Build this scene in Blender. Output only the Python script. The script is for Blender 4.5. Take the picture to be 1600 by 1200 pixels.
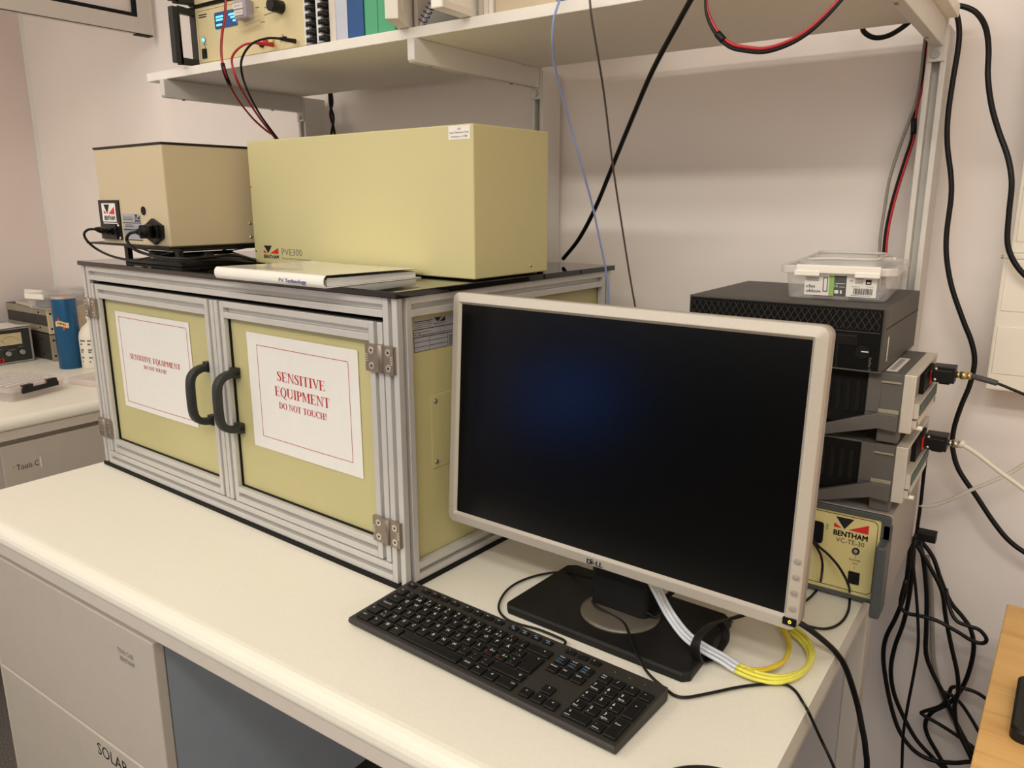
import bpy, bmesh, math, random
from mathutils import Vector, Matrix
random.seed(7)
PI = math.pi
for o in list(bpy.data.objects):
    bpy.data.objects.remove(o, do_unlink=True)
SC = bpy.context.scene
COL = SC.collection
Z0 = 0.74                      # height of the bench top above the floor; most heights below are given from the bench top

# ------------------------------------------------------------------ camera
cam = bpy.data.cameras.new('camera')
cam.sensor_fit = 'HORIZONTAL'
cam.sensor_width = 36.0
cam.lens = 36.0 * 1216.83 / 1600.0
cam.clip_start = 0.02
cam_ob = bpy.data.objects.new('camera', cam)
COL.objects.link(cam_ob)
cam_ob.location = (0.6451, -1.0093, 0.5938 + Z0)
cam_ob.rotation_euler = (1.3399, 0.0017, 0.6119)
SC.camera = cam_ob
# ------------------------------------------------------------------ world, lights, exposure
SC.view_settings.view_transform = 'Standard'
SC.view_settings.look = 'None'
SC.view_settings.gamma = 1.0
SC.view_settings.use_curve_mapping = False
SC.view_settings.exposure = 0.15
w = bpy.data.worlds.new('world')
SC.world = w
w.use_nodes = True
w.node_tree.nodes['Background'].inputs[0].default_value = (1.0, 0.955, 0.88, 1)
w.node_tree.nodes['Background'].inputs[1].default_value = 1.0
LAMP = (1.0, 0.945, 0.845)
def area(name, loc, sx, sy, power, color=(1.0, 0.91, 0.79), rot=(0, 0, 0)):
    l = bpy.data.lights.new(name, 'AREA')
    l.shape = 'RECTANGLE'
    l.size = sx
    l.size_y = sy
    l.energy = power
    l.color = color
    o = bpy.data.objects.new(name, l)
    COL.objects.link(o)
    o.location = loc
    o.rotation_euler = rot
    return o
ZL = 2.02 + Z0
area('ceiling_lamp_front', (-0.3, -2.35, ZL), 5.6, 0.3, 76, LAMP)
area('ceiling_lamp_right', (0.85, -1.75, ZL), 1.5, 0.3, 22, LAMP)
area('ceiling_lamp_left', (-1.6, -0.75, ZL), 1.2, 0.3, 9, LAMP)

# ------------------------------------------------------------------ materials
def lin(c):
    return tuple(((v / 255.0) / 12.92 if v / 255.0 <= 0.04045 else ((v / 255.0 + 0.055) / 1.055) ** 2.4) for v in c[:3])
MATS = {}
def mat(name, rgb, rough=0.5, metal=0.0, var=0.06, scale=30.0, bump=0.0, bscale=None, coat=0.0, spec=0.5, stretch=None, emit=None, estr=0.0):
    """procedural principled material: a noise texture varies the tint and, if asked, bumps the surface"""
    m = bpy.data.materials.new(name)
    m.use_nodes = True
    nt = m.node_tree
    b = nt.nodes['Principled BSDF']
    b.inputs['Roughness'].default_value = rough
    b.inputs['Metallic'].default_value = metal
    b.inputs['Specular IOR Level'].default_value = spec
    if coat:
        b.inputs['Coat Weight'].default_value = coat
        b.inputs['Coat Roughness'].default_value = 0.08
    tc = nt.nodes.new('ShaderNodeTexCoord')
    src = tc.outputs['Object']
    if stretch:
        mp = nt.nodes.new('ShaderNodeMapping')
        mp.inputs['Scale'].default_value = stretch
        nt.links.new(src, mp.inputs['Vector'])
        src = mp.outputs['Vector']
    n = nt.nodes.new('ShaderNodeTexNoise')
    n.inputs['Scale'].default_value = scale
    n.inputs['Detail'].default_value = 3.0
    nt.links.new(src, n.inputs['Vector'])
    r = nt.nodes.new('ShaderNodeValToRGB')
    L = lin(rgb)
    r.color_ramp.elements[0].position = 0.3
    r.color_ramp.elements[1].position = 0.7
    r.color_ramp.elements[0].color = tuple(max(0, v * (1 - var)) for v in L) + (1,)
    r.color_ramp.elements[1].color = tuple(min(1, v * (1 + var)) for v in L) + (1,)
    nt.links.new(n.outputs['Fac'], r.inputs['Fac'])
    nt.links.new(r.outputs['Color'], b.inputs['Base Color'])
    if bump:
        n2 = nt.nodes.new('ShaderNodeTexNoise')
        n2.inputs['Scale'].default_value = bscale or scale * 6
        n2.inputs['Detail'].default_value = 2.0
        nt.links.new(src, n2.inputs['Vector'])
        bp = nt.nodes.new('ShaderNodeBump')
        bp.inputs['Strength'].default_value = bump
        bp.inputs['Distance'].default_value = 0.001
        nt.links.new(n2.outputs['Fac'], bp.inputs['Height'])
        nt.links.new(bp.outputs['Normal'], b.inputs['Normal'])
    if emit:
        b.inputs['Emission Color'].default_value = lin(emit) + (1,)
        b.inputs['Emission Strength'].default_value = estr
    MATS[name] = m
    return m
def clear_mat(name, rgb, opacity=0.3, rough=0.12):
    m = bpy.data.materials.new(name)
    m.use_nodes = True
    nt = m.node_tree
    b = nt.nodes['Principled BSDF']
    out = nt.nodes['Material Output']
    b.inputs['Roughness'].default_value = rough
    n = nt.nodes.new('ShaderNodeTexNoise')
    n.inputs['Scale'].default_value = 40
    r = nt.nodes.new('ShaderNodeValToRGB')
    L = lin(rgb)
    r.color_ramp.elements[0].color = tuple(v * 0.95 for v in L) + (1,)
    r.color_ramp.elements[1].color = L + (1,)
    nt.links.new(n.outputs['Fac'], r.inputs['Fac'])
    nt.links.new(r.outputs['Color'], b.inputs['Base Color'])
    t = nt.nodes.new('ShaderNodeBsdfTransparent')
    mx = nt.nodes.new('ShaderNodeMixShader')
    mx.inputs['Fac'].default_value = opacity
    nt.links.new(t.outputs['BSDF'], mx.inputs[1])
    nt.links.new(b.outputs['BSDF'], mx.inputs[2])
    nt.links.new(mx.outputs['Shader'], out.inputs['Surface'])
    MATS[name] = m
    return m
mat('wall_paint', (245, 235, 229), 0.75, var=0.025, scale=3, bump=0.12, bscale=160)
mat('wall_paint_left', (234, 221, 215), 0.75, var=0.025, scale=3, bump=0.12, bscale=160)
mat('ceiling_white', (232, 228, 220), 0.9, var=0.02, scale=5)
mat('carpet', (84, 78, 74), 0.95, var=0.5, scale=220, bump=0.6, bscale=300)
mat('laminate', (231, 226, 212), 0.42, var=0.02, scale=260, bump=0.03, bscale=500)
mat('laminate_edge', (232, 224, 212), 0.4, var=0.015, scale=40)
mat('bench_metal', (212, 202, 190), 0.45, var=0.02, scale=20)
mat('drawer_front', (196, 186, 174), 0.5, var=0.02, scale=25)
mat('drawer_body', (150, 159, 170), 0.55, var=0.03, scale=20)
mat('shadow_dark', (40, 38, 36), 0.8, var=0.1)
mat('rack_white', (216, 212, 206), 0.42, var=0.02, scale=30)
mat('shelf_board', (242, 236, 226), 0.5, var=0.015, scale=40)
mat('screw_steel', (178, 174, 166), 0.3, 1.0, var=0.05)
mat('aluminium', (204, 202, 198), 0.45, 0.35, var=0.015, scale=40)
mat('slot_dark', (110, 110, 112), 0.5, 0.6, var=0.05)
mat('acrylic_black', (18, 15, 14), 0.04, var=0.05, spec=0.6)
mat('gasket_black', (16, 15, 15), 0.6, var=0.1, spec=0.2)
mat('panel_olive', (190, 182, 131), 0.42, var=0.025, scale=6, bump=0.05, bscale=700)
mat('housing_yellow', (206, 197, 146), 0.42, var=0.02, scale=5, bump=0.06, bscale=800)
mat('housing_beige', (205, 188, 155), 0.45, var=0.02, scale=6, bump=0.06, bscale=800)
mat('panel_cream', (218, 202, 156), 0.4, var=0.02, scale=9)
mat('panel_yellow', (224, 209, 146), 0.4, var=0.02, scale=9)
mat('hinge_zinc', (150, 138, 126), 0.42, 0.75, var=0.06, scale=60)
mat('plastic_black', (22, 21, 20), 0.42, var=0.15, scale=40, bump=0.04, bscale=400, spec=0.3)
mat('plastic_black_matte', (21, 20, 19), 0.55, var=0.12, scale=60, bump=0.08, bscale=500, spec=0.3)
mat('handle_black', (34, 36, 33), 0.5, var=0.1, scale=40, bump=0.05, bscale=500)
mat('cable_black', (17, 16, 16), 0.42, var=0.15, spec=0.3)
mat('cable_grey', (150, 143, 132), 0.5, var=0.06)
mat('cable_darkgrey', (78, 70, 64), 0.5, var=0.08)
mat('cable_red', (190, 44, 50), 0.42, var=0.1)
mat('cable_blue', (150, 165, 215), 0.4, var=0.05)
mat('cable_white', (226, 219, 206), 0.5, var=0.04)
mat('paper', (226, 223, 218), 0.8, var=0.012, scale=60, bump=0.03, bscale=200)
mat('ink_red', (178, 36, 44), 0.7, var=0.05)
mat('ink_red_thin', (186, 84, 88), 0.7, var=0.05)
mat('ink_black', (22, 20, 20), 0.7, var=0.1)
mat('ink_grey', (120, 116, 110), 0.7, var=0.1)
mat('ink_blue', (40, 52, 140), 0.7, var=0.1)
mat('ink_light_blue', (86, 150, 200), 0.7, var=0.1)
mat('ink_white', (232, 230, 226), 0.6, var=0.03)
mat('logo_red', (214, 40, 34), 0.5, var=0.05)
mat('label_silver', (176, 176, 182), 0.4, 0.3, var=0.04)
mat('sticker_white', (238, 233, 226), 0.6, var=0.02)
mat('monitor_silver', (188, 180, 168), 0.40, 0.15, var=0.025, scale=300)
mat('monitor_side', (160, 152, 143), 0.45, 0.3, var=0.03)
mat('screen_black', (5, 5, 5), 0.24, var=0.04, spec=0.3)
mat('key_black', (22, 21, 20), 0.5, var=0.08, scale=80, bump=0.04, bscale=900, spec=0.25)
mat('board_black', (44, 41, 36), 0.55, var=0.08, scale=60, bump=0.06, bscale=900)
mat('pc_grey', (70, 66, 62), 0.5, var=0.05, scale=60, bump=0.04, bscale=600)
mat('pc_black', (13, 13, 12), 0.45, var=0.12, scale=60, spec=0.2)
mat('mesh_line', (58, 56, 54), 0.5, var=0.08)
mat('bumper_grey', (92, 88, 84), 0.55, var=0.05, scale=50, bump=0.05, bscale=600)
mat('case_grey', (164, 155, 146), 0.5, 0.2, var=0.03, scale=40, bump=0.05, bscale=500)
mat('frame_slate', (74, 78, 78), 0.5, var=0.05)
mat('bezel_silver', (216, 208, 196), 0.4, 0.3, var=0.03)
mat('rear_panel', (148, 142, 134), 0.5, 0.3, var=0.04)
mat('terminal_green', (72, 92, 88), 0.5, var=0.1)
mat('brass', (206, 186, 136), 0.3, 0.9, var=0.05)
mat('nickel', (206, 200, 190), 0.25, 0.9, var=0.04)
mat('rubber_grey', (74, 70, 70), 0.55, var=0.08)
mat('box_white', (244, 236, 222), 0.5, var=0.015, scale=12)
mat('latch_white', (245, 240, 228), 0.4, var=0.01)
mat('label_green', (150, 190, 100), 0.6, var=0.05)
mat('label_dark', (84, 84, 82), 0.6, var=0.05)
mat('tin_blue', (22, 84, 128), 0.36, 0.3, var=0.12, scale=30, stretch=(1, 1, 0.15))
mat('tin_lid', (196, 176, 166), 0.35, 0.5, var=0.06)
mat('bottle_white', (236, 228, 212), 0.45, var=0.02)
mat('banner_cream', (232, 196, 132), 0.5, var=0.08)
mat('meter_face', (214, 196, 152), 0.4, var=0.05)
mat('psu_face', (52, 52, 50), 0.5, var=0.08)
mat('rack_beige', (150, 142, 122), 0.5, var=0.05)
mat('rack_dark', (62, 58, 52), 0.6, var=0.1)
mat('knob_grey', (150, 148, 142), 0.4, var=0.05)
mat('jack_red', (200, 36, 34), 0.4, var=0.05)
mat('book_blue', (34, 82, 140), 0.6, var=0.06, scale=300)
mat('book_green', (84, 170, 124), 0.6, var=0.05, scale=300)
mat('book_pale', (198, 202, 214), 0.55, var=0.03)
mat('book_cream', (224, 212, 198), 0.6, var=0.03)
mat('book_white', (234, 226, 216), 0.6, var=0.02)
mat('book_grey', (190, 180, 170), 0.6, var=0.03)
mat('board_beige', (206, 188, 158), 0.6, var=0.03)
mat('page_white', (222, 222, 222), 0.8, var=0.12, scale=400, stretch=(0.02, 0.02, 3))
mat('coil_violet', (52, 46, 82), 0.4, var=0.1)
mat('binder_cover', (240, 236, 226), 0.18, var=0.01, coat=0.5)
mat('panel_frame', (206, 198, 188), 0.45, 0.2, var=0.02)
mat('panel_glaze', (226, 212, 206), 0.3, var=0.02, scale=4)
mat('tube_clear', (206, 210, 216), 0.25, var=0.06)
mat('tube_yellow', (222, 216, 84), 0.3, var=0.12, scale=20)
mat('tube_amber', (216, 190, 56), 0.3, var=0.1, scale=20)
mat('disc_taupe', (96, 90, 80), 0.35, 0.2, var=0.04)
mat('lcd_blue', (20, 60, 110), 0.2, var=0.1, emit=(30, 90, 150), estr=0.25)
mat('lcd_cyan', (120, 220, 255), 0.3, var=0.05, emit=(90, 210, 255), estr=1.2)
mat('led_cyan', (130, 225, 235), 0.3, var=0.05, emit=(120, 225, 235), estr=0.9)
mat('led_amber', (230, 190, 60), 0.3, var=0.05, emit=(255, 205, 60), estr=1.0)
mat('knob_purple', (168, 160, 176), 0.4, var=0.05)
clear_mat('plastic_clear', (226, 222, 220), 0.30, 0.18)
clear_mat('plastic_clear_rim', (240, 236, 230), 0.6, 0.15)
clear_mat('tape_clear', (226, 214, 176), 0.3, 0.1)
clear_mat('box_tint', (238, 224, 218), 0.38, 0.2)
mat('partition_grey', (30, 32, 38), 0.9, var=0.2, scale=200)  # kept dark so the added partition blackens the monitor's reflection
mat('added_screen_glow', (10, 30, 90), 0.3, var=0.05, emit=(30, 104, 204), estr=4.5)  # glow of the added screen, for the blue patch in the monitor
def wood_mat():
    m = bpy.data.materials.new('beech')
    m.use_nodes = True
    nt = m.node_tree
    b = nt.nodes['Principled BSDF']
    b.inputs['Roughness'].default_value = 0.42
    tc = nt.nodes.new('ShaderNodeTexCoord')
    mp = nt.nodes.new('ShaderNodeMapping')
    mp.inputs['Scale'].default_value = (1.6, 14, 4)
    mp.inputs['Rotation'].default_value = (0, 0, 0.12)
    nt.links.new(tc.outputs['Object'], mp.inputs['Vector'])
    n = nt.nodes.new('ShaderNodeTexNoise')
    n.inputs['Scale'].default_value = 3.2
    n.inputs['Detail'].default_value = 8
    n.inputs['Distortion'].default_value = 0.9
    nt.links.new(mp.outputs['Vector'], n.inputs['Vector'])
    r = nt.nodes.new('ShaderNodeValToRGB')
    e = r.color_ramp.elements
    e[0].position = 0.28; e[0].color = lin((196, 146, 84)) + (1,)
    e[1].position = 0.72; e[1].color = lin((226, 180, 112)) + (1,)
    k = e.new(0.45); k.color = lin((219, 172, 104)) + (1,)
    nt.links.new(n.outputs['Fac'], r.inputs['Fac'])
    nt.links.new(r.outputs['Color'], b.inputs['Base Color'])
    MATS['beech'] = m
wood_mat()

# ------------------------------------------------------------------ text
_TX = {}
def text_geo(s):
    """flat triangles of a word in the built-in typeface, cap height about 0.73"""
    if s in _TX:
        return _TX[s]
    cu = bpy.data.curves.new('t', 'FONT')
    cu.body = s
    cu.resolution_u = 2
    ob = bpy.data.objects.new('t', cu)
    COL.objects.link(ob)
    dg = bpy.context.evaluated_depsgraph_get()
    me = bpy.data.meshes.new_from_object(ob.evaluated_get(dg))
    vs = [(v.co.x, v.co.y) for v in me.vertices]
    fs = [tuple(p.vertices) for p in me.polygons]
    bpy.data.objects.remove(ob, do_unlink=True)
    bpy.data.meshes.remove(me)
    bpy.data.curves.remove(cu)
    if vs:
        x0 = min(v[0] for v in vs)
        vs = [(v[0] - x0, v[1]) for v in vs]
    _TX[s] = (vs, fs, max([v[0] for v in vs] or [0]))
    return _TX[s]
# a small serif alphabet (capitals) built from ribbons, cap height 1
def _rib(pts, ws):
    L, R = [], []
    n = len(pts)
    for i, (x, y) in enumerate(pts):
        a = pts[max(0, i - 1)]; b = pts[min(n - 1, i + 1)]
        dx, dy = b[0] - a[0], b[1] - a[1]
        d = math.hypot(dx, dy) or 1
        nx, ny = -dy / d, dx / d
        h = (ws[i] if isinstance(ws, (list, tuple)) else ws) / 2
        L.append((x + nx * h, y + ny * h)); R.append((x - nx * h, y - ny * h))
    return [[L[i], L[i + 1], R[i + 1], R[i]] for i in range(n - 1)]
def _re(x0, y0, x1, y1):
    return [[(x0, y0), (x1, y0), (x1, y1), (x0, y1)]]
def _stem(x, y0=0, y1=1, T=.15, sb=True, st=True, s=.08):
    q = _re(x - T / 2, y0, x + T / 2, y1)
    if sb: q += _re(x - T / 2 - s, y0, x + T / 2 + s, y0 + .045)
    if st: q += _re(x - T / 2 - s, y1 - .045, x + T / 2 + s, y1)
    return q
def _arc(cx, cy, rx, ry, a0, a1, tx=.15, ty=.05, n=14):
    q = []
    for i in range(n):
        r = []
        for k in (i, i + 1):
            a = math.radians(a0 + (a1 - a0) * k / n)
            r.append(((cx + rx * math.cos(a), cy + ry * math.sin(a)), (cx + (rx - tx) * math.cos(a), cy + (ry - ty) * math.sin(a))))
        q.append([r[0][0], r[1][0], r[1][1], r[0][1]])
    return q
def _E():
    return _stem(.16) + _re(.16, .955, .58, 1) + _re(.55, .76, .58, 1) + _re(.16, 0, .6, .045) + _re(.57, 0, .6, .25) + _re(.2, .49, .45, .535) + _re(.42, .4, .45, .62)
SERIF = {
 'S': (_rib([(.44, .74), (.43, .84), (.36, .95), (.26, .975), (.15, .93), (.1, .82), (.13, .69), (.26, .56), (.38, .45), (.43, .31), (.4, .14), (.28, .03), (.17, .04), (.08, .13), (.06, .3)],
        [.03, .03, .05, .05, .09, .13, .14, .16, .16, .14, .12, .05, .05, .03, .03]) + _re(.42, .7, .46, 1) + _re(.04, 0, .08, .3), .55),
 'E': (_E(), .66),
 'N': (_re(.02, .955, .22, 1) + _rib([(.13, 0), (.13, 1)], .05) + _re(.03, 0, .24, .045) + [[(.08, 1), (.24, 1), (.66, 0), (.6, 0)]] + _rib([(.63, 0), (.63, 1)], .05) + _re(.53, .955, .74, 1), .78),
 'I': (_stem(.18), .37),
 'T': (_stem(.33, st=False) + _re(.03, .955, .63, 1) + _re(.03, .74, .06, 1) + _re(.6, .74, .63, 1), .67),
 'V': ([[(.06, 1), (.22, 1), (.42, .14), (.36, 0)], [(.36, 0), (.42, .14), (.64, 1), (.58, 1)]] + _re(0, .955, .28, 1) + _re(.5, .955, .72, 1), .7),
 'Q': (_arc(.37, .5, .35, .52, 0, 360, .14, .05, 26) + _rib([(.34, .02), (.44, -.12), (.58, -.2), (.72, -.2)], [.05, .1, .09, .03]), .76),
 'U': (_stem(.16, .3, 1, sb=False) + _arc(.37, .32, .285, .34, 180, 360, .1, .06) + _rib([(.63, .3), (.63, 1)], .05) + _re(.53, .955, .74, 1), .78),
 'P': (_stem(.16) + _arc(.3, .735, .29, .265, -90, 90, .14, .05) + _re(.16, .95, .31, 1) + _re(.16, .47, .31, .52), .61),
 'M': (_rib([(.12, 0), (.12, 1)], .05) + _re(.03, 0, .22, .045) + _re(.03, .955, .2, 1) + [[(.09, 1), (.26, 1), (.46, .18), (.41, 0)], [(.41, 0), (.46, .18), (.74, 1), (.68, 1)]] + _stem(.76, T=.15), .93),
 'D': (_stem(.16) + _arc(.28, .5, .42, .5, -90, 90, .15, .05, 18) + _re(.16, .95, .29, 1) + _re(.16, 0, .29, .05), .75),
 'O': (_arc(.37, .5, .35, .52, 0, 360, .14, .05, 26), .76),
 'H': (_stem(.17) + _stem(.6) + _re(.17, .48, .6, .53), .79),
 'C': (_arc(.38, .5, .36, .52, 48, 318, .15, .05, 22) + _re(.61, .7, .65, 1) , .7),
 '!': ([[(.1, 1), (.26, 1), (.2, .3), (.16, .3)]] + _arc(.18, .08, .08, .085, 0, 360, .079, .084, 12), .34),
 ' ': ([], .32)}
def serif_geo(s):
    if ('serif', s) in _TX:
        return _TX[('serif', s)]
    vs, fs, x = [], [], 0.0
    for ch in s:
        qs, adv = SERIF[ch]
        for q in qs:
            fs.append(tuple(range(len(vs), len(vs) + len(q))))
            vs += [(p[0] + x, p[1]) for p in q]
        x += adv
    _TX[('serif', s)] = (vs, fs, x)
    return _TX[('serif', s)]

# ------------------------------------------------------------------ mesh builder
def rrect(x0, x1, y0, y1, r, n=5):
    p = []
    for cx, cy, a in ((x1 - r, y1 - r, 0), (x0 + r, y1 - r, 90), (x0 + r, y0 + r, 180), (x1 - r, y0 + r, 270)):
        for k in range(n + 1):
            t = math.radians(a + 90.0 * k / n)
            p.append((cx + r * math.cos(t), cy + r * math.sin(t)))
    return p
def catmull(P, n=6, closed=False):
    P = [Vector(p) for p in P]
    N = len(P)
    out = []
    segs = N if closed else N - 1
    for i in range(segs):
        if closed:
            p0, p1, p2, p3 = P[(i - 1) % N], P[i], P[(i + 1) % N], P[(i + 2) % N]
        else:
            p1, p2 = P[i], P[i + 1]
            p0 = P[i - 1] if i > 0 else p1 * 2 - p2
            p3 = P[i + 2] if i + 2 < N else p2 * 2 - p1
        for k in range(n):
            t = k / n
            out.append(0.5 * ((2 * p1) + (p2 - p0) * t + (2 * p0 - 5 * p1 + 4 * p2 - p3) * t * t + (3 * p1 - p0 - 3 * p2 + p3) * t ** 3))
    if not closed:
        out.append(P[-1])
    return out
class MB:
    def __init__(s):
        s.v, s.f, s.m, s.s = [], [], [], []
    def add(s, vs, fs, m=0, sm=False):
        b = len(s.v)
        s.v += [tuple(v) for v in vs]
        for f in fs:
            s.f.append(tuple(b + i for i in f)); s.m.append(m); s.s.append(sm)
        return s
    def box(s, x0, x1, y0, y1, z0, z1, m=0):
        v = [(x, y, z) for z in (z0, z1) for y in (y0, y1) for x in (x0, x1)]
        return s.add(v, [(0, 2, 3, 1), (4, 5, 7, 6), (0, 1, 5, 4), (2, 6, 7, 3), (0, 4, 6, 2), (1, 3, 7, 5)], m)
    @staticmethod
    def _p(ax, a, u, w):
        return (a, u, w) if ax == 'x' else (u, a, w) if ax == 'y' else (u, w, a)
    def prism(s, poly, ax, a, b, m=0, sm=False):
        n = len(poly)
        v = [s._p(ax, a, *p) for p in poly] + [s._p(ax, b, *p) for p in poly]
        s.add(v, [(i, (i + 1) % n, n + (i + 1) % n, n + i) for i in range(n)], m, sm)
        return s.add(v, [tuple(range(n))[::-1], tuple(range(n, 2 * n))], m)
    def loft(s, polys, m=0, sm=False, caps=True):
        """polys: list of closed 3-D loops with equal counts"""
        n = len(polys[0])
        v = [p for q in polys for p in q]
        fs = []
        for k in range(len(polys) - 1):
            fs += [(k * n + i, k * n + (i + 1) % n, (k + 1) * n + (i + 1) % n, (k + 1) * n + i) for i in range(n)]
        s.add(v, fs, m, sm)
        if caps:
            s.add(polys[0], [tuple(range(n))[::-1]], m); s.add(polys[-1], [tuple(range(n))], m)
        return s
    def ring(s, po, pi, ax, a, b, m=0):
        n = len(po)
        v = [s._p(ax, a, *p) for p in po] + [s._p(ax, a, *p) for p in pi] + [s._p(ax, b, *p) for p in po] + [s._p(ax, b, *p) for p in pi]
        fs = []
        for i in range(n):
            j = (i + 1) % n
            fs += [(i, j, n + j, n + i), (2 * n + i, 3 * n + i, 3 * n + j, 2 * n + j), (i, 2 * n + i, 2 * n + j, j), (n + i, n + j, 3 * n + j, 3 * n + i)]
        return s.add(v, fs, m)
    def cyl(s, p0, p1, r0, r1=None, seg=20, m=0, sm=True, caps=True):
        r1 = r0 if r1 is None else r1
        p0, p1 = Vector(p0), Vector(p1)
        d = (p1 - p0).normalized()
        a = d.orthogonal().normalized(); b = d.cross(a)
        v = []
        for p, r in ((p0, r0), (p1, r1)):
            v += [p + (a * math.cos(2 * PI * i / seg) + b * math.sin(2 * PI * i / seg)) * r for i in range(seg)]
        s.add(v, [(i, (i + 1) % seg, seg + (i + 1) % seg, seg + i) for i in range(seg)], m, sm)
        if caps:
            s.add(v, [tuple(range(seg))[::-1], tuple(range(seg, 2 * seg))], m)
        return s
    def lathe(s, prof, c=(0, 0, 0), seg=32, m=0, sm=True, sx=1, sy=1):
        v, fs = [], []
        n = len(prof)
        for r, z in prof:
            v += [(c[0] + sx * r * math.cos(2 * PI * i / seg), c[1] + sy * r * math.sin(2 * PI * i / seg), c[2] + z) for i in range(seg)]
        for k in range(n - 1):
            fs += [(k * seg + i, k * seg + (i + 1) % seg, (k + 1) * seg + (i + 1) % seg, (k + 1) * seg + i) for i in range(seg)]
        s.add(v, fs, m, sm)
        if prof[0][0] > 1e-5: s.add(v[:seg], [tuple(range(seg))[::-1]], m)
        if prof[-1][0] > 1e-5: s.add(v[-seg:], [tuple(range(seg))], m)
        return s
    def sweep(s, pts, prof, m=0, sm=True, up=None, closed=False, caps=True):
        pts = [Vector(p) for p in pts]
        n = len(pts); k = len(prof)
        T = []
        for i in range(n):
            a = pts[(i - 1) % n] if closed else pts[max(0, i - 1)]
            b = pts[(i + 1) % n] if closed else pts[min(n - 1, i + 1)]
            T.append((b - a).normalized())
        N = Vector(up) if up else T[0].orthogonal().normalized()
        v = []
        for i in range(n):
            if up:
                nn = (Vector(up) - T[i] * Vector(up).dot(T[i]))
            else:
                nn = N - T[i] * N.dot(T[i])
            nn.normalize(); N = nn
            bb = T[i].cross(nn)
            v += [pts[i] + nn * p[0] + bb * p[1] for p in prof]
        fs = []
        for i in range(n if closed else n - 1):
            j = (i + 1) % n
            fs += [(i * k + a, i * k + (a + 1) % k, j * k + (a + 1) % k, j * k + a) for a in range(k)]
        s.add(v, fs, m, sm)
        if caps and not closed:
            s.add(v[:k], [tuple(range(k))[::-1]], m); s.add(v[-k:], [tuple(range(k))], m)
        return s
    def tube(s, pts, r, seg=10, m=0, n=6, closed=False, smooth=True):
        if smooth: pts = catmull(pts, n, closed)
        return s.sweep(pts, [(r * math.cos(2 * PI * i / seg), r * math.sin(2 * PI * i / seg)) for i in range(seg)], m, True, closed=closed)
    def dome(s, p, d, r, h=None, m=0, seg=14):
        """a rounded screw or rivet head at p facing d"""
        p, d = Vector(p), Vector(d).normalized()
        h = h or r * .6
        a = d.orthogonal().normalized(); b = d.cross(a)
        v, fs = [], []
        for k in range(4):
            t = PI / 2 * k / 4
            v += [p + (a * math.cos(2 * PI * i / seg) + b * math.sin(2 * PI * i / seg)) * r * math.cos(t) + d * h * math.sin(t) for i in range(seg)]
        for k in range(3):
            fs += [(k * seg + i, k * seg + (i + 1) % seg, (k + 1) * seg + (i + 1) % seg, (k + 1) * seg + i) for i in range(seg)]
        s.add(v, fs, m, True)
        return s.add(v[-seg:], [tuple(range(seg))], m, True)
    def grid(s, fn, nu, nv, m=0, sm=True):
        v = [fn(i / nu, j / nv) for j in range(nv + 1) for i in range(nu + 1)]
        return s.add(v, [(j * (nu + 1) + i, j * (nu + 1) + i + 1, (j + 1) * (nu + 1) + i + 1, (j + 1) * (nu + 1) + i) for j in range(nv) for i in range(nu)], m, sm)
    def text(s, t, o, h, m=0, right=(1, 0, 0), up=(0, 0, 1), width=None, align='l', serif=False, fn=None, slant=0):
        vs, fs, W = serif_geo(t) if serif else text_geo(t)
        k = h / (1.0 if serif else 0.73)
        kx = width / W if width and W else k
        off = {'l': 0, 'c': -W * kx / 2, 'r': -W * kx}[align]
        o, R, U = Vector(o), Vector(right), Vector(up)
        if fn:
            out = [fn(x * kx + off, y * k) for x, y in vs]
        else:
            out = [o + R * (x * kx + off + slant * y * k) + U * (y * k) for x, y in vs]
        return s.add(out, fs, m)
    def quad(s, o, a, b, m=0):
        o, a, b = Vector(o), Vector(a), Vector(b)
        return s.add([o, o + a, o + a + b, o + b], [(0, 1, 2, 3)], m)
    def poly(s, pts, m=0):
        return s.add(pts, [tuple(range(len(pts)))], m)
    def build(s, name, mats, parent=None, bevel=0.0, seg=2, origin=None, normals=True):
        me = bpy.data.meshes.new(name)
        o0 = Vector(origin) if origin is not None else Vector((0, 0, 0))
        me.from_pydata([tuple(Vector(v) - o0) for v in s.v], [], s.f)
        if isinstance(mats, str): mats = [mats]
        for q in mats: me.materials.append(MATS[q])
        me.polygons.foreach_set('material_index', s.m)
        me.polygons.foreach_set('use_smooth', s.s)
        if normals:
            bm = bmesh.new(); bm.from_mesh(me)
            bmesh.ops.remove_doubles(bm, verts=bm.verts, dist=1e-6)
            bmesh.ops.recalc_face_normals(bm, faces=bm.faces)
            bm.to_mesh(me); bm.free()
        me.update()
        ob = bpy.data.objects.new(name, me)
        COL.objects.link(ob)
        if parent is not None: ob.parent = parent
        if bevel:
            md = ob.modifiers.new('bevel', 'BEVEL')
            md.width = bevel; md.segments = seg; md.limit_method = 'ANGLE'; md.angle_limit = math.radians(35)
        return ob
def thing(name, label, cat, loc, rotz=0.0, group=None, rot=None):
    o = bpy.data.objects.new(name, None)
    COL.objects.link(o)
    o.empty_display_size = 0.05
    o.location = (loc[0], loc[1], loc[2] + Z0)
    o.rotation_euler = rot or (0, 0, rotz)
    o['label'] = label; o['category'] = cat
    if group: o['group'] = group
    return o
def tag(o, label, cat, group=None, kind=None):
    o['label'] = label; o['category'] = cat
    if group: o['group'] = group
    if kind: o['kind'] = kind
    return o
def one(name, mb, mats, label, cat, loc=(0, 0, 0), rotz=0.0, group=None, bevel=0.0):
    o = mb.build(name, mats, bevel=bevel)
    o.location = (loc[0], loc[1], loc[2] + Z0)
    o.rotation_euler = (0, 0, rotz)
    return tag(o, label, cat, group)
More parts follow.
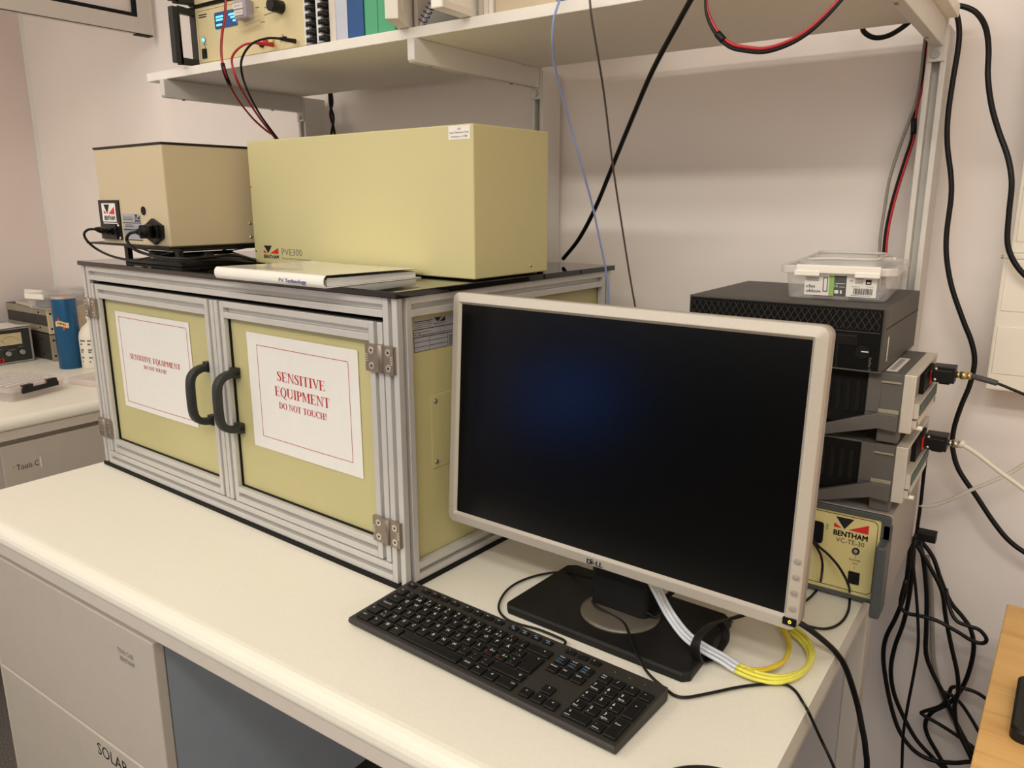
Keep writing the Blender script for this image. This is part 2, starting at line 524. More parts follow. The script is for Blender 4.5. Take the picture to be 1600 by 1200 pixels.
def struct(name, mb, mats, bevel=0.0, parent=None):
    o = mb.build(name, mats, parent, bevel)
    if parent is None: o['kind'] = 'structure'
    return o
def cable(name, pts, r, m, label, cat='cable', group=None, seg=10):
    p0 = Vector(pts[0])
    mb = MB().tube([Vector(p) - p0 for p in pts], r, seg)
    return one(name, mb, m, label, cat, p0, 0, group)

# ================================================================== the setting
YW = 0.54                       # back wall
XL = -2.72                      # left wall
XR, YF, ZC = 2.6, -3.6, 2.05 + Z0      # the lab is open to the front
struct('floor', MB().box(XL - .1, XR + 4, YF - 4, YW + .1, -0.06, 0), 'carpet')
struct('ceiling', MB().box(XL - .1, XR + .1, YF - .1, YW + .1, ZC, ZC + .06), 'ceiling_white')
struct('wall_back', MB().box(XL - .1, XR + .1, YW, YW + .1, 0, ZC), 'wall_paint')
struct('wall_right', MB().box(XR, XR + .1, YF, YW, 0, ZC), 'wall_paint')
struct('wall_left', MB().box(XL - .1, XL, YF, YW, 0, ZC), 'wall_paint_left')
struct('baseboard_back', MB().box(XL, XR, YW - .012, YW, 0, .08), 'bench_metal')
struct('trim_1', MB().prism([(XL, YW), (XL + .011, YW), (XL + .006, YW - .006), (XL, YW - .011)], 'z', 0.08, ZC, 0), 'ceiling_white')
# framed glazed panel hanging from the ceiling above the left bench
X = -1.855
wp = struct('window_1', MB().ring([(-1.3, 1.108 + Z0), (.52, 1.108 + Z0), (.52, ZC), (-1.3, ZC)], [(-1.25, 1.155 + Z0), (.474, 1.155 + Z0), (.474, ZC - .05), (-1.25, ZC - .05)], 'x', X, X + .032), 'panel_frame', bevel=.002)
gp = struct('window_gasket', MB().ring([(-1.25, 1.155 + Z0), (.474, 1.155 + Z0), (.474, ZC - .05), (-1.25, ZC - .05)], [(-1.238, 1.166 + Z0), (.463, 1.166 + Z0), (.463, ZC - .06), (-1.238, ZC - .06)], 'x', X + .008, X + .03), 'gasket_black', parent=wp)
struct('window_pane', MB().box(X + .012, X + .018, -1.24, .465, 1.16 + Z0, ZC - .055), 'panel_glaze', parent=wp)
struct('window_foot', MB().box(X + .002, X + .031, .470, .52, 1.1045 + Z0, 1.1078 + Z0).box(X + .028, X + .0305, -1.3, .470, 1.1066 + Z0, 1.1078 + Z0), 'gasket_black', parent=wp)

# ================================================================== the long bench
def bullnose(y0, y1, z0, z1, r):
    p = [(y1, z0), (y1, z1)]
    for k in range(7):
        a = PI / 2 + PI / 2 * k / 6
        p.append((y0 + r + r * math.cos(a), z1 - r + r * math.sin(a)))
    for k in range(5):
        a = PI + PI / 2 * k / 4
        p.append((y0 + .008 + .008 * math.cos(a), z0 + .008 + .008 * math.sin(a)))
    return p
bench = thing('laboratory_bench', 'long white laminate bench carrying the aluminium framed cabinet, the monitor and the keyboard', 'bench', (-.336, 0, -Z0))
def rel(mb, o, name, mats, parent, bevel=0):
    """build a part given in room coordinates under a thing standing at o (x, y, z)"""
    return mb.build(name, mats, parent, bevel, origin=o)
OB = (-.336, 0, -Z0)
rel(MB().prism(bullnose(-.455, .445, -.0345, 0, .024), 'x', -1.137, .4635), OB, 'bench_top', 'laminate', bench)
m = MB().box(-1.13, .455, -.4495, -.425, -.0595, -.0347).box(-1.13, .455, .41, .435, -.075, -.0347)
m.box(.43, .455, -.43, .41, -.0745, -.0347)
rel(m, OB, 'apron', 'bench_metal', bench, .002)
rel(MB().box(.435, .4625, .245, .282, -Z0 + .05, -.0347), OB, 'leg', 'bench_metal', bench, .003)
rel(MB().box(.431, .4665, -.36, .43, -Z0, -Z0 + .05), OB, 'foot_bar', 'bench_metal', bench, .004)
rel(MB().box(-1.135, -1.1085, -.415, .40, -Z0, -.0347), OB, 'end_panel', 'bench_metal', bench, .002)

# drawer unit hung under the bench
PX0, PX1 = -1.083, -.462
ped = thing('drawer_unit', 'drawer unit under the long bench, with two wide grey fronts and blue-grey sides', 'drawer unit', (PX0, -.43, -.60))
OP = (PX0, -.43, -.60)
rel(MB().box(PX0 + .004, PX1 - .003, -.409, .2, -.598, -.036), OP, 'body', 'drawer_body', ped, .002)
d1 = rel(MB().box(PX0, PX1, -.43, -.4105, -.3535, -.0905), OP, 'drawer', 'drawer_front', ped, .0025)
d2 = rel(MB().box(PX0, PX1, -.43, -.4105, -.655, -.357), OP, 'drawer', 'drawer_front', ped, .0025)
m = MB().text('TOOL CASE', (-.525, -.4304, -.1435), .0092, right=(1, 0, 0), width=.050, align='r').text('BENTHAM', (-.525, -.4304, -.158), .0092, width=.044, align='r')
rel(m, OP, 'lettering', 'ink_grey', d1)
m = MB().text('SOLAR S', (-.697, -.4304, -.398), .026, width=.128)
rel(m, OP, 'lettering', 'ink_black', d2)

# ================================================================== shelf on three uprights
rack = thing('wall_shelf', 'long white shelf on three slotted uprights above the bench', 'shelf', (-.336, .49, -.06))
OR = (-.336, .49, -.06)
def HSF(x): return .0046 * (x + 1.06)          # the shelf rises a little towards its right end
def shear(mb):
    mb.v = [(v[0], v[1], v[2] + HSF(v[0])) for v in mb.v]
    return mb
rel(shear(MB().box(-1.137, .4635, .068, .452, .862, .880)), OR, 'shelf_board', 'shelf_board', rack, .0012)
for x in (-1.067, -.317, .438):
    h, d = .0145, .072
    y0 = .455
    p = [(x - h, y0), (x - .006, y0), (x - .006, y0 + .022), (x + .006, y0 + .022), (x + .006, y0), (x + h, y0), (x + h, y0 + d), (x - h, y0 + d)]
    up = rel(MB().prism(p, 'z', -.06, .861), OR, 'upright', 'rack_white', rack, .0015)
    m = MB().prism([(.4545, .8225), (.4545, .8618), (.0600, .8618), (.0600, .8265), (.0640, .8225)], 'x', x - .0075, x + .0085)
    m.box(x - .0125, x + .0125, .4505, .4549, .800, .8618)
    br = rel(shear(m), OR, 'bracket', 'rack_white', rack, .0012)
    zs = HSF(x)
    rel(MB().cyl((x - .001, .4505, .8115 + zs), (x - .001, .4465, .8115 + zs), .0062, seg=18).cyl((x - .001, .4465, .8115 + zs), (x - .001, .4455, .8115 + zs), .0038, seg=6), OR, 'screw', 'screw_steel', br)
    for y in (.112, .362): rel(MB().dome((x - .001, y, .8225 + zs), (0, 0, -1), .0045, .003), OR, 'screw', 'screw_steel', br)

# ================================================================== the framed cabinet on the bench
CX, CY, CR = -.1212, -.2033, -0.0553
def cabthing(name, label, cat, u, v, w, rz=0.0, group=None):
    c, s = math.cos(CR), math.sin(CR)
    return thing(name, label, cat, (CX + c * u - s * v, CY + s * u + c * v, w), CR + rz, group)
cab = cabthing('equipment_cabinet', 'wide bench-top cabinet of slotted aluminium profiles with two olive doors and a glossy black top', 'cabinet', 0, 0, 0)
PW = .030
def profile(mb, ax, a, b, c0, d0, m=0):
    """a square slotted bar running along ax; c0,d0 = low corner of its section"""
    h, k, e, o = PW, .0040, .0100, .0006
    pts = [(0, 0), (h / 2 - k, 0), (h / 2 - k, e), (h / 2 + k, e), (h / 2 + k, 0), (h, 0), (h, h / 2 - k), (h - e, h / 2 - k), (h - e, h / 2 + k), (h, h / 2 + k), (h, h),
           (h / 2 + k, h), (h / 2 + k, h - e), (h / 2 - k, h - e), (h / 2 - k, h), (0, h), (0, h / 2 + k), (e, h / 2 + k), (e, h / 2 - k), (0, h / 2 - k)]
    return mb.prism([(c0 + p[0], d0 + p[1]) for p in pts], ax, a, b, m)
U0, U1, V0, V1 = -1.0, -.006, .006, .592
MB().box(-1.0045, 0, 0, .5985, .4585, .4682).build('top_plate', 'acrylic_black', cab, .0012)
MB().box(-1.0015, -.003, .002, .595, .0003, .0072).build('base_plate', 'gasket_black', cab)
for u in (U0, U1 - PW):
    for v in (V0, V1 - PW):
        profile(MB(), 'z', .0075, .4583, u, v).build('corner_post', 'aluminium', cab, .0009, 2)
for v in (V0, V1 - PW):
    for z in (.0075, .4283):
        profile(MB(), 'x', U0 + PW + .0002, U1 - PW - .0002, v, z).build('frame_rail', 'aluminium', cab, .0009)
for u in (U0, U1 - PW):
    for z in (.0075, .4283):
        profile(MB(), 'y', V0 + PW + .0002, V1 - PW - .0002, u, z).build('frame_rail', 'aluminium', cab, .0009)
# side, back and floor panels set into the frame
sp = MB().box(U1 - .016, U1 - .0135, V0 + PW - .004, V1 - PW + .004, .034, .432).build('side_panel', 'panel_olive', cab)
MB().box(U0 + .0135, U0 + .016, V0 + PW - .004, V1 - PW + .004, .034, .432).build('side_panel', 'panel_olive', cab)
MB().box(U0 + PW - .004, U1 - PW + .004, V1 - .016, V1 - .0135, .034, .432).build('back_panel', 'panel_olive', cab)
MB().box(U0 + PW - .004, U1 - PW + .004, V0 + PW, V1 - PW, .02, .022).build('floor_panel', 'gasket_black', cab)
us = U1 - .0135
m = MB()
for v, z in ((.041, .384), (.042, .240), (.042, .098)):
    m.dome((us, v, z), (1, 0, 0), .0028)
m.build('rivet', 'brass', sp)
MB().box(us, us + .0015, .083, .165, .178, .298).build('cover_plate', 'panel_olive', sp, .0008)
m = MB().dome((us + .0015, .093, .288), (1, 0, 0), .0042).dome((us + .0015, .093, .188), (1, 0, 0), .0042)
m.build('screw', 'hinge_zinc', sp)
# rating label on the side panel
lx = us + .0004
m = MB().quad((lx - .0002, .051, .371), (0, .094, 0), (0, 0, .050), 0)
def hl(z, a, b, t=.0007): m.quad((lx, a, z), (0, b - a, 0), (0, 0, t), 1)
def vl(y, a, b, t=.0007): m.quad((lx, y, a), (0, t, 0), (0, 0, b - a), 1)
hl(.371, .051, .145); hl(.4045, .051, .145, .0012); hl(.3955, .062, .145); hl(.3925, .051, .145, .0012); hl(.3855, .051, .125); hl(.378, .051, .125)
vl(.051, .371, .4045, .001); vl(.085, .371, .3925); vl(.125, .371, .3925); vl(.0815, .3925, .399)
for i in range(4): m.quad((lx, .0525, .4165 - i * .0029), (0, .040 - .004 * (i % 2), 0), (0, 0, .0011), 1 if i == 0 else 2)
m.poly([(lx, .096, .4195), (lx, .112, .4195), (lx, .104, .4125)], 1); m.poly([(lx, .107, .4125), (lx, .121, .4195), (lx, .121, .4125)], 1)
m.text('BENTHAM', (lx, .096, .4085), .003, 1, right=(0, 1, 0), width=.025)
m.text('CE', (lx, .0535, .3955), .0062, 1, right=(0, 1, 0), width=.0135)
m.quad((lx, .067, .4), (0, .022, 0), (0, 0, .0012), 2); m.quad((lx, .067, .3945), (0, .012, 0), (0, 0, .0012), 2); m.quad((lx, .0855, .3945), (0, .008, 0), (0, 0, .0012), 2)
m.quad((lx, .128, .373), (0, .012, 0), (0, 0, .016), 2)
m.build('rating_label', ['label_silver', 'ink_black', 'ink_grey'], sp, normals=False)
# doors
def handle(uc, parent):
    path = [(uc, .016, .186), (uc, -.004, .187), (uc, -.019, .194), (uc, -.026, .208), (uc, -.0275, .238), (uc, -.026, .268), (uc, -.019, .282), (uc, -.004, .289), (uc, .016, .290)]
    prof = rrect(-.0085, .0085, -.0065, .0065, .003, 3)
    m = MB().sweep(catmull(path, 6), prof, up=(1, 0, 0))
    m.box(uc - .0085, uc + .0085, .006, .0165, .177, .196).box(uc - .0085, uc + .0085, .006, .0165, .281, .300)
    return m.build('handle', 'handle_black', parent)
def hinge(ua, ub, uk, z0, z1, parent):
    """two zinc leaves ua..ub meeting at the knuckle uk, four countersunk screws"""
    m = MB(); y = V0
    for a, b in ((ua, uk - .001), (uk + .001, ub)):
        m.box(a, b, y - .0065, y, z0, z1)
    m.cyl((uk, y - .0055, z0 + .001), (uk, y - .0055, z1 + .001), .0055, seg=16)
    zc = (z0 + z1) / 2
    for a, b in ((ua, uk), (uk, ub)):
        for z in (z0 + .009, z1 - .009):
            c = (a + b) / 2 + (-.003 if a == ua else .003)
            m.cyl((c, y - .0065, z), (c, y - .0071, z), .0058, seg=18, m=1)
            m.cyl((c, y - .0070, z), (c, y - .0073, z), .0022, seg=6, m=2)
        e = ua if a == ua else ub - .006
        for k in range(4): m.box(e, e + .006, y - .0071, y - .0064, zc - .006 + k * .0034, zc - .0045 + k * .0034, 1)
    return m.build('hinge', ['hinge_zinc', 'nickel', 'ink_black'], parent, .0008, 1)
DZ0, DZ1 = .0400, .4205
for side in (0, 1):
    a, b = ((-.9668, -.4868), (-.4842, -.0385))[side]
    m = MB()
    profile(m, 'z', DZ0, DZ1, a, V0); profile(m, 'z', DZ0, DZ1, b - PW, V0)
    profile(m, 'x', a + PW + .0001, b - PW - .0001, V0, DZ0); profile(m, 'x', a + PW + .0001, b - PW - .0001, V0, DZ1 - PW)
    door = m.build('door', 'aluminium', cab, .0009)
    MB().box(a + PW - .006, b - PW + .006, V0 + .0125, V0 + .0155, DZ0 + PW - .006, DZ1 - PW + .006).build('door_panel', 'panel_olive', door)
    i0, i1, k0, k1 = a + PW, b - PW, DZ0 + PW, DZ1 - PW
    MB().ring([(i0, k0), (i1, k0), (i1, k1), (i0, k1)], [(i0 + .0022, k0 + .0022), (i1 - .0022, k0 + .0022), (i1 - .0022, k1 - .0022), (i0 + .0022, k1 - .0022)], 'y', V0 + .0085, V0 + .0125).build('gasket', 'gasket_black', door)
    handle((-.531, -.4415)[side], door)
    for z0, z1 in ((.0725, .1140), (.3465, .3880)):
        if side: hinge(-.0705, -.0105, -.0385 + .0012, z0, z1, door)
        else: hinge(-.9975, -.9425, -.9690, z0, z1, door)
    MB().box(a + .002, b - .002, V0 + .006, V0 + .024, DZ1 + .0002, DZ1 + .0022).build('door_cap', 'gasket_black', door)

# warning signs taped to the doors
def sign(uc, wc, tilt, label, lines, border, curl):
    t = cabthing('warning_sign', label, 'sign', uc, V0 + .0125, wc - .105, 0, 'printed warning signs on the cabinet doors')
    W, H = .297, .210
    ct, st = math.cos(tilt), math.sin(tilt)
    def P(x, z, lift=0.0):
        d = .0009 + .0011 * (math.sin(x * 21 + 1) * .5 + .5) * (.4 + abs(z - H / 2) * 4)
        d += curl * max(0, (x / W * .5 + .5) - .72) ** 1.6 * (.35 + z / H) * .11
        return Vector((ct * x - st * z, -d - lift, st * x + ct * z))
    MB().grid(lambda a, b: P((a - .5) * W, b * H), 30, 20).build('sheet', 'paper', t)
    m = MB()
    bx0, bx1, bz0, bz1 = border
    th = .0011
    n = 24
    for (xa, za, xb, zb) in ((bx0, bz0, bx1, bz0), (bx0, bz1, bx1, bz1), (bx0, bz0, bx0, bz1), (bx1, bz0, bx1, bz1)):
        for k in range(n):
            x_, z_ = xa + (xb - xa) * k / n, za + (zb - za) * k / n
            X_, Z_ = xa + (xb - xa) * (k + 1) / n, za + (zb - za) * (k + 1) / n
            if za == zb: q = [P(x_, z_, .0004), P(X_, Z_, .0004), P(X_, Z_ + th, .0004), P(x_, z_ + th, .0004)]
            else: q = [P(x_, z_, .0004), P(x_ + th, z_, .0004), P(X_ + th, Z_, .0004), P(X_, Z_, .0004)]
            m.poly(q)
    m.build('border_line', 'ink_red_thin', t, normals=False)
    m = MB()
    for s, z, h, wd in lines:
        m.text(s, (0, 0, 0), h, 0, serif=True, width=wd, align='c', fn=lambda x, y, z=z: P(x, z + y, .0005))
    m.build('lettering', 'ink_red', t, normals=False)
sign(-.2565, .2648, 0.0009, 'paper sign on the right-hand door reading SENSITIVE EQUIPMENT over two lines', [('SENSITIVE', .1325, .0168, .131), ('EQUIPMENT', .105, .0168, .149), ('DO NOT TOUCH!', .083, .0112, .130)], (-.120, .124, .0225, .1885), 1.0)
sign(-.7437, .2613, 0.0045, 'paper sign on the left-hand door reading SENSITIVE EQUIPMENT on one line', [('SENSITIVE EQUIPMENT', .1110, .0112, .205), ('DO NOT TOUCH!', .0955, .0078, .092)], (-.1345, .137, .0115, .198), 0.25)

# ================================================================== things on the cabinet
HT = .4683
def bentham(m, o, wd, h, blk, red, right=(1, 0, 0), up=(0, 0, 1), white=None):
    """the maker's mark: black wedge, two red wedges, the name below"""
    o, R, Uv = Vector(o), Vector(right), Vector(up)
    q = lambda x, z: o + R * (x * wd) + Uv * (z * h)
    m.poly([q(.03, 1), q(.57, 1), q(.31, .40)], blk)
    m.poly([q(.42, .40), q(1, .86), q(1, .38)], red)
    m.poly([q(0, .66), q(0, .42), q(.24, .42)], red)
    for a_, b_ in ((0, 0), (.008, 0), (.016, 0), (.004, .018), (.012, .018)):
        m.text('BENTHAM', q(a_, b_), h * .29, blk, right=R, up=Uv, width=wd * .985)
    return m
pv = cabthing('instrument_housing', 'large pale yellow sheet metal housing on top of the framed cabinet', 'instrument', -.314, .187, HT)
MB().box(-.300, .2995, 0, .2, .0022, .2422).build('housing', 'housing_yellow', pv, .0025, 3)
for x in (-.29, .29):
    for y in (.01, .19): MB().cyl((x, y, 0), (x, y, .003), .006).build('foot', 'plastic_black', pv)
m = bentham(MB(), (-.2685, -.0003, .0130), .050, .0255, 0, 1)
m.text('PVE300', (-.2075, -.0003, .0215), .0135, 2, width=.0645)
m.text('Photovoltaic Characterisation', (-.2070, -.0003, .0132), .0042, 3, width=.0905)
m.build('logo', ['ink_black', 'logo_red', 'ink_grey', 'ink_grey'], pv, normals=False)
m = MB().quad((.2485, -.0004, .2195), (.0455, 0, .0), (0, 0, .0205), 0)
m.text('CFE', (.2712, -.0006, .2335), .0032, 1, align='c').text('Fasta Tillståndets Fysik', (.2712, -.0006, .2285), .0031, 1, width=.040, align='c').text('Inventarie nr 2788', (.2712, -.0006, .2225), .0031, 1, width=.034, align='c')
m.build('asset_sticker', ['sticker_white', 'ink_black'], pv, normals=False)
for p, d in (((-.2965, 0, .155), (0, -1, 0)), ((-.2935, 0, .0275), (0, -1, 0)), ((-.0925, 0, .008), (0, -1, 0)), ((.2995, .15, .0155), (1, 0, 0))):
    MB().dome(p, d, .003).build('screw', 'brass', pv)

bg = cabthing('lamp_housing', 'beige sheet metal housing raised on a black lab jack beside the yellow housing', 'instrument', -.7865, .027, .5045)
MB().box(-.1365, .1365, 0, .29, .0035, .1945).build('housing', 'housing_beige', bg, .0025, 3)
MB().box(-.138, .138, -.0015, .2915, .1945, .1985).build('top_plate', 'plastic_black', bg, .0006)
MB().box(-.212, .138, -.004, .2915, 0, .0035).build('base_plate', 'plastic_black', bg, .0006)
m = MB().box(-.1375, -.0505, -.003, 0, .0125, .0925, 0)
m.quad((-.1235, -.0033, .0485), (.060, 0, 0), (0, 0, .0375), 1)
bentham(m, (-.1150, -.0036, .0515), .046, .032, 3, 2)
m.quad((-.122, -.0033, .0445), (.062, 0, 0), (0, 0, .0022), 1)
for x, z in ((-.0605, .0405), (-.0570, .0150), (-.127, .0155)): m.dome((x, -.003, z), (0, -1, 0), .0035, m=4)
m.build('maker_plate', ['plastic_black', 'sticker_white', 'logo_red', 'ink_black', 'nickel'], bg, normals=False)
m = MB().box(-.125, -.062, -.008, -.003, .013, .043, 0).box(-.092, -.074, -.0115, -.008, .022, .036, 1).box(-.0885, -.0775, -.0118, -.0114, .0245, .0275, 2).box(-.0885, -.0775, -.0118, -.0114, .0305, .0335, 2)
m.build('usb_port', ['plastic_black', 'gasket_black', 'nickel'], bg, .0005)
m = MB().quad((-.042, -.0005, .0125), (.073, 0, 0), (0, 0, .0525), 0)
for z, a, b in ((.0465, -.042, .031), (.033, -.042, .031), (.0125, -.042, .031)): m.quad((a, -.0008, z), (b - a, 0, 0), (0, 0, .0016), 1)
for z in (.058, .0525, .0545): m.quad((-.040, -.0008, z), (.040, 0, 0), (0, 0, .0014), 2)
m.quad((-.034, -.0008, .0395), (.036, 0, 0), (0, 0, .0012), 1); m.quad((-.034, -.0008, .0425), (.030, 0, 0), (0, 0, .0012), 1)
bentham(m, (.008, -.0008, .0495), .020, .0145, 1, 1)
m.build('rating_label', ['label_silver', 'ink_black', 'ink_grey'], bg, normals=False)
m = MB().cyl((.046, 0, .0715), (.046, -.0015, .0715), .0085, seg=24)
m.build('hole_plug', 'gasket_black', bg)
hx = [(.085, .0065), (.118, .0205), (.1195, .0440), (.083, .0575), (.050, .0425), (.0515, .0205)]
m = MB().prism(hx, 'y', -.006, 0, 0).prism([(.062, .0185), (.109, .0185), (.109, .0455), (.062, .0455)], 'y', -.011, -.006, 0)
m.build('mains_inlet', 'plastic_black', bg, .001)
m = MB().dome((.1365, .178, .0445), (1, 0, 0), .0035).dome((.1365, .178, .0165), (1, 0, 0), .0035)
m.build('screw', 'nickel', bg)

jk = cabthing('lab_jack', 'low black scissor lab jack carrying the beige housing', 'lab jack', -.765, .14, HT)
MB().box(-.112, .115, -.095, .095, 0, .006).build('base_plate', 'plastic_black', jk, .001)
MB().box(-.112, .115, -.095, .095, .0295, .0358).build('top_plate', 'plastic_black', jk, .001)
for y in (-.082, .076):
    for s_ in (-1, 1):
        m = MB().prism([(-.09 * s_, .006), (-.075 * s_, .006), (.09 * s_, .0295), (.075 * s_, .0295)], 'y', y + (0 if s_ > 0 else .0045), y + (.004 if s_ > 0 else .0085))
        m.build('scissor_arm', 'plastic_black', jk)
m = MB().cyl((-.105, -.04, .017), (.11, -.04, .017), .0055).cyl((.0, -.09, .017), (.0, .09, .017), .004)
m.build('spindle', 'plastic_black_matte', jk)
m = MB().cyl((.11, -.04, .017), (.128, -.04, .017), .010)
m.build('knob', 'plastic_black', jk)
for x in (-.108, .096):
    MB().box(x, x + .014, -.096, -.086, .006, .030).build('corner_bracket', 'plastic_black', jk)

# white binder lying over the front edge of the top
bk = cabthing('ring_binder', 'glossy white ring binder lying flat in front of the yellow housing', 'binder', -.2575, -.036, HT, 0.022)
m = MB()
L_, D_, T_ = .139, .208, .0185
def wrap(x, y): return 0.0
m.box(-L_, L_, .004, D_, .0003, .0016)
m.grid(lambda a, b: (-L_ + 2 * L_ * a, .006 + (D_ - .006) * b, T_ - .0006 - .003 * b - .0015 * math.sin(a * PI) * b), 16, 10)
m.grid(lambda a, b: (-L_ + 2 * L_ * a, .006 + (D_ - .006) * b, T_ + .0006 - .003 * b - .0015 * math.sin(a * PI) * b), 16, 10)
pr = [(.006, .0003)] + [(.006 - .006 * math.sin(t * PI / 8), T_ / 2 - T_ / 2 * math.cos(t * PI / 8)) for t in range(1, 8)] + [(.006, T_ + .0006), (.006, T_ - .0006), (.0015, T_ * .7), (.0015, T_ * .3), (.006, .0015)]
m.prism(pr, 'x', -L_, L_, 0)
m.text('PV', (.035, -.00055, .0045), .0062, 1, width=.012).text('Technology', (.050, -.00055, .0045), .0062, 1, width=.050)
m.text('Technology', (.0505, -.00055, .0045), .0062, 1, width=.050)
for k in range(3): m.quad((-.10 + k * .012, .03 + k * .012, T_ + .0009 - .0005), (.10, 0, 0), (0, .0022, -.0001), 2)
m.build('cover', ['binder_cover', 'ink_blue', 'ink_grey'], bk)
m = MB()
m.grid(lambda a, b: (L_ - .006 + .0015 * math.sin(b * 7), .012 + (D_ - .020) * b, .0018 + (T_ - .0062 - .003 * b) * a), 6, 12)
m.box(-L_ + .008, L_ - .006, .012, D_ - .008, .0018, .0115)
m.build('pages', 'page_white', bk)

# ================================================================== monitor
MX, MY, MZ, MR, MT = .1706, -.1253, .2805, -0.0470, 0.0628
mon = thing('computer_monitor', 'silver framed widescreen monitor with a dark screen on a black stand', 'monitor', (MX, MY, 0), MR)
ct, st = math.cos(MT), math.sin(MT)
tilt = Matrix.Translation((0, 0, MZ)) @ Matrix.Rotation(-MT, 4, 'X')
def tpart(mb, name, mats, parent, bevel=0, normals=True, seg=2):
    mb.v = [tuple(tilt @ Vector(v)) for v in mb.v]
    return mb.build(name, mats, parent, bevel, seg, normals=normals)
W2, H2 = .2755, .1805
po = rrect(-W2, W2, -H2, H2, .012, 6)
sx0, sx1, sz0, sz1 = -.2605, .2615, -.1645, .1665
pi_ = rrect(sx0, sx1, sz0, sz1, .0015, 6)
m = MB()
n_ = len(po)
v_ = [(x, .0045, z) for x, z in po] + [(x, .0, z) for x, z in pi_] + [(x, .018, z) for x, z in po] + [(x, .018, z) for x, z in pi_]
f_ = []
for i in range(n_):
    j = (i + 1) % n_
    f_ += [(i, j, n_ + j, n_ + i), (2 * n_ + i, 3 * n_ + i, 3 * n_ + j, 2 * n_ + j), (i, 2 * n_ + i, 2 * n_ + j, j), (n_ + i, n_ + j, 3 * n_ + j, 3 * n_ + i)]
m.add(v_, f_)
bz = tpart(m, 'bezel', 'monitor_silver', mon, .0015)
q0 = rrect(sx0 - .0002, sx1 + .0002, sz0 - .0002, sz1 + .0002, .0015, 4)
q1 = rrect(sx0 + .0030, sx1 - .0030, sz0 + .0030, sz1 - .0030, .001, 4)
m = MB()
n_ = len(q0)
m.add([(x, .0008, z) for x, z in q0] + [(x, .0046, z) for x, z in q1] + [(x, .0070, z) for x, z in q0] + [(x, .0070, z) for x, z in q1],
      [f for i in range(n_) for j in [(i + 1) % n_] for f in ((i, j, n_ + j, n_ + i), (2 * n_ + i, 3 * n_ + i, 3 * n_ + j, 2 * n_ + j), (i, 2 * n_ + i, 2 * n_ + j, j), (n_ + i, n_ + j, 3 * n_ + j, 3 * n_ + i))])
tpart(m, 'inner_lip', 'monitor_silver', bz)
po2 = rrect(-W2 + .0005, W2 - .0005, -H2 + .0005, H2 - .0005, .012, 6)
po3 = rrect(-W2 + .004, W2 - .004, -H2 + .004, H2 - .004, .012, 6)
po4 = rrect(-.17, .17, -.13, .12, .03, 6)
m = MB().loft([[(x, .018, z) for x, z in po2], [(x, .030, z) for x, z in po2], [(x, .036, z) for x, z in po3], [(x, .062, z) for x, z in po4]])
tpart(m, 'back_cover', 'monitor_side', mon)
tpart(MB().box(sx0 + .001, sx1 - .001, .0048, .0075, sz0 + .001, sz1 - .001), 'screen', 'screen_black', mon)
for k in range(4):
    zc = -.0925 - k * .0195
    m = MB().prism(rrect(.2650, .2725, zc - .0024, zc + .0024, .0023, 4), 'y', -.0012, .001)
    tpart(m, 'button', 'monitor_side', mon, .0005)
m = MB().prism(rrect(.2590, .2748, -.1722, -.1632, .001, 2), 'y', -.0006, .002, 0)
m.ring(rrect(.2655, .2695, -.1697, -.1657, .002, 4), rrect(.2662, .2688, -.169, -.1664, .0013, 4), 'y', -.0009, -.0005, 1)
m.box(.2671, .2679, -.0009, -.0005, -.1674, -.1650, 1)
tpart(m, 'power_button', ['screen_black', 'led_amber'], mon)
m = MB()
lz, lh = -.1770, .0075
c_, s_ = math.cos(.5), math.sin(.5)
for o_ in (0, .0004, .0008):
    m.text('D', (-.0135 + o_, .0012, lz), lh, 0, width=.0066)
    m.text('E', (-.0062 + o_, .0012, lz + .0004), lh * .92, 0, right=(c_, 0, s_), up=(-s_, 0, c_), width=.0058)
    m.text('L', (.0012 + o_, .0012, lz), lh, 0, width=.0048).text('L', (.0070 + o_, .0012, lz), lh, 0, width=.0048)
tpart(m, 'logo', 'ink_black', mon, normals=False)
# stand: local frame of the monitor, not tilted
bp = [(-.128, -.041), (.150, -.041), (.1585, -.032), (.148, .125), (.135, .135), (-.122, .135), (-.134, .125), (-.1375, -.032)]
m = MB().loft([[(x, y, .0005) for x, y in bp], [(x, y, .010) for x, y in bp], [(x * .985, y * .97 + .001, .0135) for x, y in bp]])
base = m.build('stand_base', 'plastic_black_matte', mon, .0015)
m = MB().lathe([(.058, .0135), (.058, .016), (.052, .0185), (.0, .0185)], (.014, .040, 0), 40, sy=.95)
m.build('swivel_disc', 'disc_taupe', mon)
m = MB().prism(rrect(-.036, .058, .036, .082, .012, 5), 'z', .018, .30)
m.build('stand_neck', 'plastic_black_matte', mon, .002)

